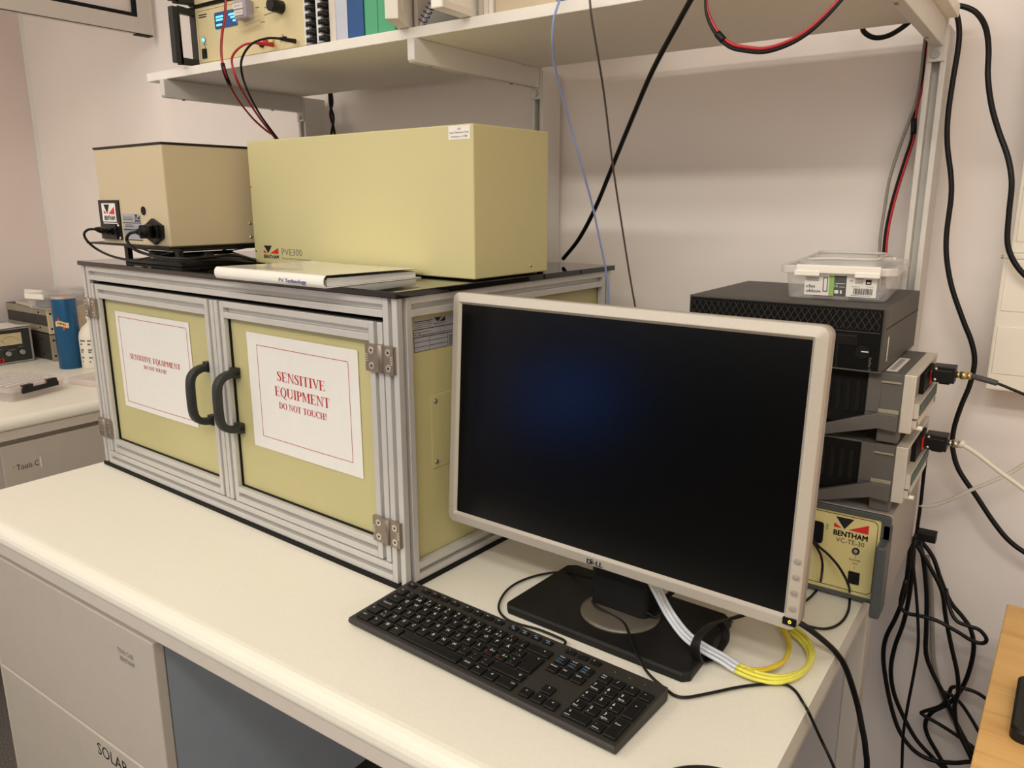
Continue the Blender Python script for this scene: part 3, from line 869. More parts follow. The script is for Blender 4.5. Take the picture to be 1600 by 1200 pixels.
# ================================================================== keyboard
KX, KY, KR = .0956, -.2676, -.0577
kb = thing('keyboard', 'full-size black keyboard with flat keys in front of the monitor', 'keyboard', (KX, KY, 0), KR)
KW, KD = .2212, .0633
def kz(y): return .0125 + .0075 * (y + KD) / (2 * KD)
sec = [(-KD + .004, .0012), (KD - .003, .0012), (KD, .006), (KD - .0005, kz(KD)), (-KD + .002, kz(-KD + .002)), (-KD, kz(-KD) - .003), (-KD, .006)]
MB().prism(sec, 'x', -KW, KW).build('board', 'board_black', kb, .0014)
def key(x0, x1, y0, y1, legends=(), name='key', poly=None, h=.0038):
    m = MB()
    pts = poly or [(x0, y0), (x1, y0), (x1, y1), (x0, y1)]
    cx = sum(p[0] for p in pts) / len(pts); cy = sum(p[1] for p in pts) / len(pts)
    def ins(d): return [(p[0] + (d if p[0] < cx else -d), p[1] + (d if p[1] < cy else -d)) for p in pts]
    a, b = ins(.0008), ins(.0017)
    m.loft([[(x, y, kz(y) - .001) for x, y in a], [(x, y, kz(y) + h - .0008) for x, y in a], [(x, y, kz(y) + h) for x, y in b]])
    for s, fx, fy, hh, mi, al in legends:
        ox, oy = x0 + (x1 - x0) * fx, y0 + (y1 - y0) * fy
        m.text(s, (0, 0, 0), hh, mi, align=al, fn=lambda X_, Y_, ox=ox, oy=oy: Vector((ox + X_, oy + Y_, kz(oy + Y_) + h + .00015)))
    m.build(name, ['key_black', 'ink_white', 'ink_light_blue', 'jack_red', 'label_green'], kb, normals=False)
P_ = .01905
R0 = -KW + .0075
YR = [-.0475 + k * P_ for k in range(5)]
YFN = .0505
G = .0012
HK = .0081
def row(y, x, items):
    for wd, s in items:
        if s is None:
            x += wd * P_; continue
        w_ = wd * P_
        leg = []
        if isinstance(s, tuple): leg = list(s)
        elif len(s) == 1: leg = [(s, .42, .48, .0050, 1, 'c')]
        elif s: leg = [(s, .2, .55, .0031, 1, 'l')]
        key(x + G, x + w_ - G, y - HK, y + HK, leg)
        x += w_
def dual(a, b, c=None, col=1):
    l = [(a, .38, .56, .0039, 1, 'c'), (b, .36, .10, .0042, col, 'c')]
    if c: l.append((c, .70, .10, .0040, 1, 'c'))
    return tuple(l)
row(YR[4], R0, [(1, dual('½', '§', None, 3)), (1, dual('!', '1')), (1, dual('"', '2', '@')), (1, dual('#', '3', '£')), (1, dual('¤', '4', '$')), (1, dual('%', '5')), (1, dual('&', '6')), (1, dual('/', '7', '{')), (1, dual('(', '8', '[')), (1, dual(')', '9', ']')), (1, dual('=', '0', '}')), (1, dual('?', '+', '\\')), (1, dual('`', '´', '|', 3)), (2, (('←', .7, .5, .003, 1, 'c'),))])
row(YR[3], R0, [(1.5, (('Tab', .3, .55, .0024, 1, 'l'),))] + [(1, c) for c in 'QWERTYUIOPÅ'] + [(1, dual('^', '¨', '~'))])
row(YR[2], R0, [(1.75, 'CapsLock')] + [(1, c) for c in 'ASDFGHJKL'] + [(1, (('Ö', .5, .5, .0038, 1, 'c'), ('Æ', .2, .2, .0030, 3, 'c'), ('Ø', .75, .5, .0030, 4, 'c'))), (1, (('Ä', .6, .5, .0038, 1, 'c'), ('Ø', .25, .2, .0030, 3, 'c'), ('Æ', .85, .5, .0030, 4, 'c'))), (1, dual('*', "'"))])
row(YR[1], R0, [(1.25, (('⇧', .3, .5, .0035, 1, 'c'),)), (1, dual('>', '<', '|'))] + [(1, c) for c in 'ZXCVBNM'] + [(1, dual(';', ',')), (1, dual(':', '.')), (1, dual('_', '-')), (2.75, (('⇧', .85, .5, .0035, 1, 'c'),))])
row(YR[0], R0, [(1.4, 'Ctrl'), (1.05, 'Fn'), (1.05, (('⊞', .5, .5, .005, 1, 'c'),)), (1.15, 'Alt'), (5.6, ''), (1.15, 'AltGr'), (1.05, 'Fn'), (1.05, (('≡', .5, .5, .004, 1, 'c'),)), (1.5, (('Ctrl', .7, .6, .0026, 1, 'l'),))])
ex0, ex1 = R0 + 13.5 * P_ + G, R0 + 15 * P_ - G
ex2 = R0 + 13.75 * P_ + G
key(ex0, ex1, YR[2] - HK, YR[3] + HK, [('←', .7, .82, .003, 1, 'c')], poly=[(ex2, YR[2] - HK), (ex1, YR[2] - HK), (ex1, YR[3] + HK), (ex0, YR[3] + HK), (ex0, YR[3] - HK), (ex2, YR[3] - HK)])
NX = R0 + 15.35 * P_
for i, (s, t) in enumerate((('PrtScr', 'Insert'), ('Scroll', 'Home'), ('Pause', 'PgUp'))):
    key(NX + i * P_ + G, NX + (i + 1) * P_ - G, YR[4] - HK, YR[4] + HK, [(s, .15, .72, .0024, 1, 'l'), (t, .15, .40, .0026, 2, 'l'), (t, .15, .12, .0026, 2, 'l')])
for i, s in enumerate(('Delete', 'End', 'PgDn')):
    key(NX + i * P_ + G, NX + (i + 1) * P_ - G, YR[3] - HK, YR[3] + HK, [(s, .15, .62, .0026, 1, 'l')])
for i, s in ((0, '◄'), (1, '▼'), (2, '►')):
    key(NX + i * P_ + G, NX + (i + 1) * P_ - G, YR[0] - HK, YR[0] + HK, [({'◄': '←', '▼': '↓', '►': '→'}[s], .5, .55, .003, 1, 'c')])
key(NX + P_ + G, NX + 2 * P_ - G, YR[1] - HK, YR[1] + HK, [('↑', .5, .55, .003, 1, 'c')])
QX = R0 + 18.7 * P_
row(YR[4], QX, [(1, (('Num', .2, .68, .0024, 1, 'l'), ('Lock', .2, .42, .0024, 1, 'l'))), (1, '/'), (1, '*'), (1, '-')])
num = lambda a, b: ((a, .3, .52, .0047, 1, 'c'), (b, .2, .14, .0030, 1, 'l'))
row(YR[3], QX, [(1, num('7', 'Home')), (1, num('8', '↑')), (1, num('9', 'PgUp'))])
row(YR[2], QX, [(1, num('4', '←')), (1, '5'), (1, num('6', '→'))])
row(YR[1], QX, [(1, num('1', 'End')), (1, num('2', '↓')), (1, num('3', 'PgDn'))])
row(YR[0], QX, [(2, (('0', .2, .55, .0036, 1, 'c'), ('Insert', .1, .18, .0023, 1, 'l'))), (1, ((',', .3, .6, .0036, 1, 'c'), ('Delete', .2, .18, .0023, 1, 'l')))])
key(QX + 3 * P_ + G, QX + 4 * P_ - G, YR[2] - HK, YR[3] + HK, [('+', .5, .6, .0036, 1, 'c')])
key(QX + 3 * P_ + G, QX + 4 * P_ - G, YR[0] - HK, YR[1] + HK, [('Enter', .2, .62, .0026, 1, 'l')])
# the short top row
def fkey(x, leg, col=1):
    fk = MB()
    a, b, y0, y1, h = x + .0012, x + .0160, YFN - .0042, YFN + .0042, .0026
    fk.loft([[(a, y0, kz(y0) - .001), (b, y0, kz(y0) - .001), (b, y1, kz(y1) - .001), (a, y1, kz(y1) - .001)], [(a + .0006, y0 + .0006, kz(y0) + h), (b - .0006, y0 + .0006, kz(y0) + h), (b - .0006, y1 - .0006, kz(y1) + h), (a + .0006, y1 - .0006, kz(y1) + h)]])
    fk.text(leg, (0, 0, 0), .0032, 1, align='l', fn=lambda X_, Y_: Vector((a + .003 + X_, YFN + .0006 + Y_, kz(YFN) + h + .0002)))
    if col == 2: fk.quad((a + .006, YFN - .003, kz(YFN) + h + .0002), (.005, 0, 0), (0, .002, 0), 2)
    fk.build('function_key', ['key_black', 'ink_white', 'ink_light_blue'], kb, normals=False)
fkey(R0, 'Esc')
for g in range(3):
    for k in range(4): fkey(R0 + (1.55 + g * 4.4 + k * 1.02) * P_, 'F%d' % (g * 4 + k + 1), 2 if g == 2 else 1)
for k in range(3): fkey(NX + k * P_, ('+', '-', 'x')[k])
m = MB()
for k in range(3): m.dome((QX + (.6 + k * 1.1) * P_, YFN, kz(YFN) - .0002), (0, 0, 1), .0011, .0004)
m.build('indicator_light', 'ink_grey', kb)

# ================================================================== mouse (only its back shows at the picture's lower edge)
ms = thing('computer_mouse', 'black rounded mouse at the bottom edge of the photo beside the keyboard', 'mouse', (.4155, -.3515, 0), .62)
prof = [(.0305, .0005), (.0315, .006), (.031, .014), (.027, .023), (.019, .0295), (.009, .0325), (0, .033)]
MB().lathe(prof, (0, 0, 0), 40, sx=1.72, sy=1).build('shell', 'plastic_black', ms)
MB().cyl((.026, -.003, .0255), (.026, .003, .0255), .0085, seg=18).build('scroll_wheel', 'rubber_grey', ms)

# ================================================================== stack of instruments at the right end
# lowest: temperature controller
vc = thing('temperature_controller', 'grey instrument case with a yellow front at the bottom of the right-hand stack', 'instrument', (.366, .171, 0))
OV = (.366, .171, 0)
A0, A1, ZT = .243, .4905, .1478
rel(MB().box(A0, A1, .173, .430, .006, ZT), OV, 'case', 'case_grey', vc, .002)
po, pi_ = rrect(A0, A1, .005, ZT - .001, .006, 4), rrect(A0 + .012, .4775, .011, .138, .003, 4)
rel(MB().ring(po, pi_, 'y', .1665, .1735), OV, 'front_frame', 'frame_slate', vc, .0012)
fp = rel(MB().box(A0 + .011, .4785, .1695, .1725, .010, .139), OV, 'front_panel', 'panel_yellow', vc)
m = bentham(MB(), (.4125, .1692, .1005), .0485, .0300, 0, 1)
m.text('VC-TE-30', (.4172, .1692, .0905), .0078, 0, width=.040)
m.text('POWER', (.4465, .1692, .0655), .0034, 0, width=.0155, align='c').text('ON', (.4465, .1692, .0600), .0034, 0, width=.0065, align='c')
m.quad((.4462, .1692, .0698), (.0006, 0, 0), (0, 0, .005), 0); m.quad((.4462, .1692, .0525), (.0006, 0, 0), (0, 0, .005), 0)
m.ring(rrect(.262, .4735, .0165, .1345, .008, 5), rrect(.2628, .4727, .0173, .1337, .0075, 5), 'y', .1690, .1694, 0)
rel(m, OV, 'lettering', ['ink_black', 'logo_red'], fp)
rel(MB().cyl((.4465, .1695, .0820), (.4465, .1675, .0820), .0052, seg=20).dome((.4465, .1675, .0820), (0, -1, 0), .0034, .0028, 1), OV, 'indicator_light', ['gasket_black', 'knob_grey'], fp)
rel(MB().box(.4395, .4555, .1672, .1695, .0290, .0485).prism([(.1674, .0325), (.1650, .0465), (.1674, .0465)], 'x', .4425, .4525), OV, 'power_switch', 'plastic_black', fp, .0006)
rel(MB().prism(rrect(.372, .3985, .082, .1165, .005, 4), 'y', .166, .1695, 0), OV, 'output_socket', 'gasket_black', fp, .0006)
rel(MB().box(.4010, .4048, .1690, .1694, .1060, .1155), OV, 'green_mark', 'label_green', fp)
rel(MB().cyl((.4745, .1695, .0145), (.4745, .1680, .0145), .0032, seg=14), OV, 'screw', 'nickel', fp)
m = MB().box(.4785, .4925, .131, .168, .0000, .112).box(.4785, .4925, .1665, .1735, .003, .135)
rel(m, OV, 'handle', 'frame_slate', vc, .003)
for y in (.19, .41):
    for x in (.26, .44): rel(MB().cyl((x, y, 0), (x, y, .0065), .009), OV, 'foot', 'plastic_black', vc)

def electrometer(zb, label):
    """bench meter lying along the bench: carrying handle and bumper towards us, silver rear end to the right"""
    E0 = (.32, .285, zb)
    t = thing('bench_meter', label, 'instrument', E0, 0, 'bench meters in the right-hand stack')
    def q(mb, name, mats, par=None, bevel=0): return mb.build(name, mats, par or t, bevel, origin=(.32, .285, 0))
    z0, z1 = .0175, .1020           # body, above the feet
    x0, y0, y1 = .140, .179, .385
    m = MB().box(x0 + .02, .440, y0 + .006, y1 - .004, z0 + .004, z1 - .002)
    for k in range(10): m.box(.300 + k * .0135, .306 + k * .0135, y0 + .0035, y0 + .0062, z0 + .022, z1 - .016, 1)
    body = q(m, 'body', ['gasket_black', 'plastic_black'])
    m = MB().box(.4365, .4835, y0, y1, z0 + .002, z1)
    m.box(.4375, .4555, y0 - .0015, y0, z0 + .026, z1 - .002)
    m.box(.4545, .4815, y0 - .0025, y0, z1 - .014, z1 - .011, 1)
    m.box(.4545, .4815, y0 - .004, y0, z0 + .0265, z0 + .0325, 1)
    m.box(x0 + .02, .4365, y0 + .004, y1 - .004, z1 - .003, z1 + .0)
    q(m, 'rear_bumper', ['bumper_grey', 'rack_beige'], None, .0012)
    m = MB().box(x0, x0 + .045, y0, y1, z0, z1)
    q(m, 'front_bumper', 'bumper_grey', None, .003)
    hp = [(x0 + .02, z0 - .008), (x0 + .02, z0 + .006), (.385, z0 + .0005), (.4555, z0 + .0275), (.4815, z0 + .0275), (.4815, z0 + .0025), (.457, z0 + .0045), (.388, z0 - .0155)]
    q(MB().prism(hp, 'y', y0 - .010, y0 - .0005), 'carry_handle', 'bumper_grey', None, .0012)
    for x in (.16, .455):
        for y in (y0 + .002, y1 - .03): q(MB().box(x, x + .028, y, y + .026, .0004, z0 + .002), 'foot', 'bumper_grey', None, .0012)
    # silver rear end, facing +x
    m = MB().ring([(y0 - .001, z0 + .001), (y1 + .001, z0 + .001), (y1 + .001, z1 + .0005), (y0 - .001, z1 + .0005)], [(y0 + .004, z0 + .006), (y1 - .004, z0 + .006), (y1 - .004, z1 - .004), (y0 + .004, z1 - .004)], 'x', .4836, .4990)
    q(m, 'rear_bezel', 'bezel_silver', None, .0007)
    q(MB().box(.4836, .4945, y0 + .0035, y1 - .0035, z0 + .0055, z1 - .0035), 'rear_panel', 'rear_panel')
    m = MB().box(.4945, .5050, y0 + .006, y1 - .008, z0 + .022, z0 + .0445)
    for k in range(16): m.box(.5049, .5066, y0 + .016 + k * .0105, y0 + .0235 + k * .0105, z0 + .0255, z0 + .0410, 1)
    m.box(.4945, .5045, y0 + .006, y1 - .008, z0 + .008, z0 + .019, 0)
    for y in (y0 + .012, y1 - .02): m.cyl((.5044, y, z0 + .0135), (.5052, y, z0 + .0135), .004, seg=12, m=1)
    q(m, 'terminal_block', ['bezel_silver', 'terminal_green'])
    m = MB().cyl((.4945, y0 + .02, z0 + .006), (.511, y0 + .02, z0 + .006), .0032, seg=12)
    q(m, 'ground_post', 'latch_white')
    m = MB().box(.4945, .501, .250, .350, z1 - .040, z1 - .010).box(.501, .5035, .300, .316, z1 - .034, z1 - .014, 1)
    q(m, 'input_socket', ['gasket_black', 'jack_red'], None, .0006)
    return t
electrometer(ZT + .0002, 'dark grey bench meter with silver rear end, directly on the yellow-fronted case')
up_m = electrometer(.2530, 'dark grey bench meter with silver rear end, directly under the computer')
m = MB().quad((.4560, .195, .1024), (.015, 0, 0), (0, .115, 0), 0)
for k in range(11): m.quad((.4595, .207 + k * .0085, .1026), (.007, .002 * (k % 2), 0), (0, .0045, 0), 1)
m.build('paper_label', ['sticker_white', 'ink_grey'], up_m, origin=(.32, .285, 0), normals=False)

# BNC adapters plugged into the rear ends
def adapter(x, y, z, label, boot):
    t = thing('cable_adapter', label, 'adapter', (x, y, z), 0, 'black adapters plugged into the bench meters')
    MB().box(.0, .030, -.014, .014, -.0125, .0125).box(.004, .026, -.0145, .0145, .004, .0065, 0).box(.009, .024, -.009, .009, -.0155, -.0125).build('body', 'plastic_black', t, .0015)
    m = MB().dome((.004, -.0141, .008), (0, -1, 0), .0026).dome((.004, -.0141, -.0085), (0, -1, 0), .0026)
    m.build('screw', 'nickel', t)
    m = MB().cyl((.030, 0, .0), (.036, 0, 0), .0048).cyl((.036, 0, 0), (.044, 0, 0), .0062).cyl((.044, 0, 0), (.050, 0, 0), .0052)
    m.build('connector', boot, t)
adapter(.505, .305, .3395, 'black adapter plugged into the upper bench meter, with a brass connector and dark cable', 'brass')
adapter(.505, .320, .2290, 'black adapter plugged into the lower bench meter, with a nickel connector and white cable', 'nickel')

# computer on top
pc = thing('desktop_computer', 'small dark grey desktop computer lying flat on top of the right-hand stack', 'computer', (.310, .165, .3552), -.012)
PWD, PD, PH = .1445, .268, .0935
MB().box(-PWD, PWD, .012, PD, .0005, PH).build('case', 'pc_grey', pc, .002)
m = MB().box(PWD - .0002, PWD + .0006, .014, PD - .001, .0620, .0632)
m.build('lid_seam', 'gasket_black', pc)
fr = MB().ring([(-PWD, .0005), (PWD, .0005), (PWD, PH), (-PWD, PH)], [(-PWD + .002, .003), (PWD - .004, .003), (PWD - .004, PH - .004), (-PWD + .002, PH - .004)], 'y', 0, .012).build('front_frame', 'pc_grey', pc, .0015)
fpn = MB().box(-PWD + .002, PWD - .004, .002, .0118, .003, PH - .004).build('front_panel', 'pc_black', pc)
m = MB()
gx0, gx1, gz0, gz1 = -PWD + .004, PWD - .007, .0605, .0875
pitch = .0098
def clip(xa, za, xb, zb):
    if xb < gx0 or xa > gx1: return None
    if xa < gx0: t = (gx0 - xa) / (xb - xa); xa, za = gx0, za + (zb - za) * t
    if xb > gx1: t = (gx1 - xa) / (xb - xa); xb, zb = gx1, za + (zb - za) * t
    return xa, za, xb, zb
sp_ = (gz1 - gz0) * .62
for k in range(-4, 34):
    for s_ in (0, 1):
        xa = gx0 + k * pitch
        r_ = clip(xa, gz0 if s_ == 0 else gz1, xa + sp_, gz1 if s_ == 0 else gz0)
        if r_ and r_[2] - r_[0] > .001:
            a_, b_ = Vector((r_[0], .0008, r_[1])), Vector((r_[2], .0008, r_[3]))
            m.cyl(a_, b_, .00055, seg=5, sm=False, caps=False)
m.build('grille', 'mesh_line', fpn)
m = MB().box(-.02, .110, .0006, .002, .0375, .0535).box(-.018, .108, .0002, .0006, .0505, .0510, 1)
m.box(-PWD + .004, PWD - .006, .0008, .002, .0565, .0578, 1)
m.build('disc_drive', ['plastic_black', 'mesh_line'], fpn)
m = MB().cyl((.118, .002, .029), (.118, .0005, .029), .0098, seg=28).ring(rrect(.108, .128, .019, .039, .0099, 6), rrect(.1088, .1272, .0198, .0382, .0091, 6), 'y', .0002, .0012, 0)
m.box(.1165, .126, -.0001, .0004, .0292, .0306, 1)
m.build('power_button', ['plastic_black', 'ink_white'], fpn)
m = MB().text('OptiPlex', (.1275, .0012, .0225), .0036, 0, right=(0, 0, -1), up=(1, 0, 0), width=.0145)
m.text('7010', (.1275, .0012, .0062), .0036, 0, right=(0, 0, -1), up=(1, 0, 0), width=.006)
m.build('lettering', 'ink_grey', fpn, normals=False)
m = MB().cyl((.075, .002, .0165), (.075, .0012, .0165), .0018, seg=12).box(.0835, .0840, .0014, .0021, .004, .036)
m.build('front_port', 'mesh_line', fpn)
m = MB().poly([(PWD + .0004, .030, .0135), (PWD + .0004, .036, .0135), (PWD + .0004, .034, .0525), (PWD + .0004, .030, .0475)])
m.quad((PWD + .0004, .028, .022), (0, .0085, 0), (0, 0, .027), 0)
m.build('service_tag', 'sticker_white', pc, normals=False)

# clear storage box on the computer
cb = thing('storage_box', 'clear plastic storage box with white latches and a price label, on the dark computer', 'box', (.366, .312, .4490), .075)
def rr3(hx, hy, r, z): return [(x, y, z) for x, y in rrect(-hx, hx, -hy, hy, r, 5)]
m = MB().loft([rr3(.067, .096, .012, .0004), rr3(.069, .098, .014, .003), rr3(.0735, .1025, .015, .044)], caps=False)
m.add(rr3(.067, .096, .012, .0006), [tuple(range(24))])
m.build('tub', 'plastic_clear', cb, normals=False)
m = MB().ring(rrect(-.0815, .0815, -.108, .108, .016, 5), rrect(-.0725, .0725, -.101, .101, .014, 5), 'z', .0385, .0500)
m.build('rim', 'plastic_clear_rim', cb, .0015)
m = MB().add(rr3(.0735, .101, .014, .0488), [tuple(range(24))])
m.loft([rr3(.060, .085, .012, .0488), rr3(.057, .082, .012, .0575)], caps=False).add(rr3(.057, .082, .012, .0575), [tuple(range(24))])
m.build('lid', 'plastic_clear', cb, normals=False)
m = MB().sweep(catmull([(-.048, -.075, .0585), (-.01, -.08, .0605), (.045, -.07, .0600), (.050, -.02, .0615), (.046, .07, .0600), (-.045, .075, .0600), (-.05, .01, .0605)], 6, True), [(.003, 0), (0, .002), (-.003, 0), (0, -.002)], closed=True)
m.build('handle', 'plastic_clear_rim', cb)
for s_ in (-1, 1):
    y = -.108 if s_ < 0 else .108
    a, b = (y - .0055, y + .004) if s_ < 0 else (y - .004, y + .0055)
    m = MB().box(-.056, .060, a, b, .0400, .0520).box(-.058, -.022, a - (.001 if s_ < 0 else 0), b + (.001 if s_ > 0 else 0), .0355, .0440).box(.026, .0595, a - (.001 if s_ < 0 else 0), b + (.001 if s_ > 0 else 0), .0355, .0440)
    m.build('latch', 'latch_white', cb, .0015)
m = MB()
def LB(x, z): return Vector((x, -.0988 - .0045 * (z - .003) / .041, z))
def lq(xa, xb, za, zb, mi, l=0.0):
    m.poly([LB(xa, za) - Vector((0, l, 0)), LB(xb, za) - Vector((0, l, 0)), LB(xb, zb) - Vector((0, l, 0)), LB(xa, zb) - Vector((0, l, 0))], mi)
lq(-.044, .0555, .0065, .0370, 0, .0006)
lq(-.0095, -.0025, .0065, .0370, 1, .0009); lq(-.0025, .0145, .0065, .0370, 2, .0009)
for k in range(3): lq(-.041, -.024, .0345 - k * .0032, .0355 - k * .0032, 3, .0009)
lq(-.018, -.011, .012, .034, 3, .0009); lq(-.0165, -.0125, .014, .032, 0, .0011)
for s_, z in (('clas', .0175), ('ohlson', .0105)):
    m.text(s_, (0, 0, 0), .0052, 4, width=.0125 if s_ == 'clas' else .0205, fn=lambda X_, Y_, z=z: LB(-.0415 + X_, z + Y_) - Vector((0, .001, 0)))
    m.text(s_, (0, 0, 0), .0052, 4, width=.0125 if s_ == 'clas' else .0205, fn=lambda X_, Y_, z=z: LB(-.0412 + X_, z + Y_) - Vector((0, .001, 0)))
m.text('10', (0, 0, 0), .0040, 0, fn=lambda X_, Y_: LB(-.0015 + X_, .0195 + Y_) - Vector((0, .0011, 0)))
for a, b, c, d in ((-.0015, .0125, .0248, .0257), (.005, .0125, .0200, .0208), (-.0012, .0042, .0105, .0155), (.0065, .0090, .0105, .0155)): lq(a, b, c, d, 0, .0011)
m.text('10', (0, 0, 0), .0036, 4, fn=lambda X_, Y_: LB(.019 + X_, .0285 + Y_) - Vector((0, .001, 0)))
for k in range(5): lq(.026, .037, .0335 - k * .0018, .0341 - k * .0018, 3, .0009)
lq(.0405, .0480, .0255, .0325, 4, .0009); lq(.042, .0465, .027, .029, 0, .0011)
x_ = .0245
rb = random.Random(4)
while x_ < .0495:
    w_ = rb.choice((.0006, .0006, .0010, .0014)); lq(x_, x_ + w_, .0105, .0195, 4, .0009); x_ += w_ + rb.choice((.0005, .0008))
lq(.0215, .049, .0085, .0092, 3, .0009); lq(.022, .033, .0215, .0222, 3, .0009); lq(.042, .051, .0220, .0226, 3, .0009)
m.build('price_label', ['sticker_white', 'label_green', 'label_dark', 'ink_grey', 'ink_black'], cb, normals=False)
# small things seen through its wall
one('small_part', MB().box(-.022, .022, -.05, .05, 0, .012), 'drawer_body', 'bluish grey block lying inside the right end of the clear storage box', 'small part', (.404, .285, .4503), .075, None, .003)
one('small_part', MB().cyl((-.014, 0, .005), (.014, 0, .005), .005), 'jack_red', 'little reddish piece lying inside the clear storage box near its front', 'small part', (.352, .232, .4503), .075)

# ================================================================== white box on the back wall at the right edge
wb = thing('wall_cabinet', 'white electrical wall box with stepped panels at the right edge of the photo', 'wall box', (.85, .46, .29))
OW = (.85, .46, .29)
rel(MB().box(.5655, 1.15, .462, YW, .290, .512), OW, 'body', 'box_white', wb, .003)
rel(MB().box(.5735, 1.15, .466, YW, .5122, 1.25), OW, 'body', 'box_white', wb, .003)
for z0, z1 in ((.318, .3955), (.4205, .500)):
    rel(MB().box(.5715, 1.14, .4605, .4622, z0, z1), OW, 'cover_panel', 'box_white', wb, .0008)
rel(MB().box(.5665, 1.15, .4595, .4622, .5035, .5115), OW, 'trim_strip', 'latch_white', wb, .001)
rel(MB().box(.5795, 1.14, .4642, .4662, .530, 1.2), OW, 'cover_panel', 'box_white', wb, .0008)
rel(MB().cyl((.5655, .48, .505), (.562, .48, .505), .003), OW, 'screw', 'nickel', wb)

# ================================================================== beech desk at the lower right
bd = thing('wooden_desk', 'beech topped desk at the lower right corner', 'desk', (.6425, .2965, -Z0), -.021)
OD = (.6395, .2965, -Z0)
rel(MB().box(.6395, 1.80, -1.1, .2965, -.026, 0), OD, 'desk_top', 'beech', bd, .0015)
for x in (.70, 1.70):
    for y in (-1.02, .20): rel(MB().box(x, x + .05, y, y + .05, -Z0, -.0262), OD, 'leg', 'bench_metal', bd, .003)
k2 = thing('keyboard', 'black keyboard on the beech desk, only its left end in the photo', 'keyboard', (.880, -.003, 0), -.02)
m = MB().loft([[(x, y, .0005) for x, y in rrect(-.215, .215, -.064, .064, .013, 5)], [(x, y, .012 + .004 * (y + .064) / .128) for x, y in rrect(-.215, .215, -.064, .064, .013, 5)], [(x, y, .015 + .004 * (y + .064) / .128) for x, y in rrect(-.212, .212, -.061, .061, .012, 5)]])
m.build('board', 'plastic_black', k2)
for r_ in range(5):
    for c_i in range(10):
        x, y = -.188 + c_i * .0192, -.045 + r_ * .0192
        m = MB().loft([[(x - .008, y - .008, .014), (x + .008, y - .008, .014), (x + .008, y + .008, .014), (x - .008, y + .008, .014)], [(x - .0068, y - .0066, .0225 + .0005 * r_), (x + .0068, y - .0066, .0225 + .0005 * r_), (x + .0068, y + .0072, .0225 + .0005 * r_), (x - .0068, y + .0072, .0225 + .0005 * r_)]])
        m.quad((x - .004, y + .001, .0229 + .0005 * r_), (.0022, 0, 0), (0, .0026, 0), 1)
        m.build('key', ['key_black', 'ink_white'], k2, normals=False)

# ================================================================== things on the shelf
HS = .8803
si = thing('power_supply', 'cream-fronted instrument with a blue display at the left end of the shelf', 'instrument', (-.80, .10, HS + .0021))
OS = (-.80, .10, HS)
def instrument_case(z0, z1, par, O_):
    rel(MB().box(-.995, -.612, .104, .40, z0 + .004, z1), O_, 'case', 'rack_dark', par, .001)
    f = rel(MB().box(-.975, -.612, .0985, .104, z0 + .004, z1 - .004), O_, 'front_panel', 'panel_cream', par)
    rel(MB().box(-.998, -.608, .096, .104, z1 - .0038, z1 + .0002), O_, 'top_trim', 'gasket_black', par)
    m = MB().box(-.992, -.9755, .043, .058, z0 + .004, z1 - .006).box(-.992, -.9755, .058, .104, z1 - .018, z1 - .006).box(-.992, -.9755, .058, .104, z0 + .004, z0 + .016)
    m.box(-.998, -.9755, .0975, .104, z0 + .002, z1)
    rel(m, O_, 'handle', 'handle_black', par, .0025)
    return f
f = instrument_case(HS, 1.0035, si, OS)
yq = .0982
m = MB()
def fr2(x0, x1, z0, z1, t, mi):
    m.quad((x0, yq, z0), (x1 - x0, 0, 0), (0, 0, t), mi); m.quad((x0, yq, z1 - t), (x1 - x0, 0, 0), (0, 0, t), mi); m.quad((x0, yq, z0), (t, 0, 0), (0, 0, z1 - z0), mi)
fr2(-.969, -.62, .888, .993, .0006, 0)
m.quad((-.964, yq, .9835), (.030, 0, 0), (0, 0, .0022), 0); m.quad((-.964, yq, .979), (.028, 0, 0), (0, 0, .0022), 0)
m.quad((-.956, yq, .9235), (.014, 0, 0), (0, 0, .0016), 1); m.quad((-.950, yq, .9185), (.003, 0, 0), (0, 0, .002), 0)
for x, z, w_ in ((-.700, .9025, .006), (-.695, .9145, .006), (-.742, .971, .018), (-.770, .9745, .012), (-.757, .9455, .014)): m.quad((x, yq, z), (w_, 0, 0), (0, 0, .0018), 1)
m.quad((-.744, yq, .9575), (.046, 0, .004), (0, 0, .0012), 0)
rel(m, OS, 'lettering', ['ink_black', 'ink_grey'], f)
m = MB().prism(rrect(-.907, -.830, .950, .9825, .004, 4), 'y', .0972, .0986, 0)
for a, b, z in ((-.902, .026, .9715), (-.902, .024, .9655), (-.902, .020, .9555), (-.858, .022, .9715), (-.852, .016, .9655), (-.845, .010, .9585)): m.quad((a, .0970, z), (b, 0, 0), (0, 0, .0038), 1)
rel(m, OS, 'display', ['lcd_blue', 'lcd_cyan'], f)
rel(MB().cyl((-.951, .0985, .9335), (-.951, .0965, .9335), .0062, seg=20, m=1).dome((-.951, .0965, .9335), (0, -1, 0), .0046, .003), OS, 'indicator_light', ['led_cyan', 'knob_grey'], f)
rel(MB().box(-.9605, -.9445, .0965, .0985, .8965, .9165).prism([(.0966, .900), (.0945, .913), (.0966, .913)], 'x', -.957, -.948), OS, 'power_switch', 'plastic_black', f)
rel(MB().cyl((-.690, .0985, .966), (-.690, .070, .966), .0125, .0115, seg=28), OS, 'knob', 'plastic_black', f, .0008)
rel(MB().box(-.815, -.776, .078, .0985, .955, .990), OS, 'covered_control', 'knob_purple', f, .003)
m = MB().box(-.812, -.782, .0755, .0779, .9735, .9835).box(-.810, -.783, .0755, .0779, .9610, .9705)
m.text('DO NOT', (-.797, .0753, .9765), .0048, 1, width=.022, align='c').text('TOUCH', (-.7965, .0753, .9640), .0042, 1, width=.020, align='c')
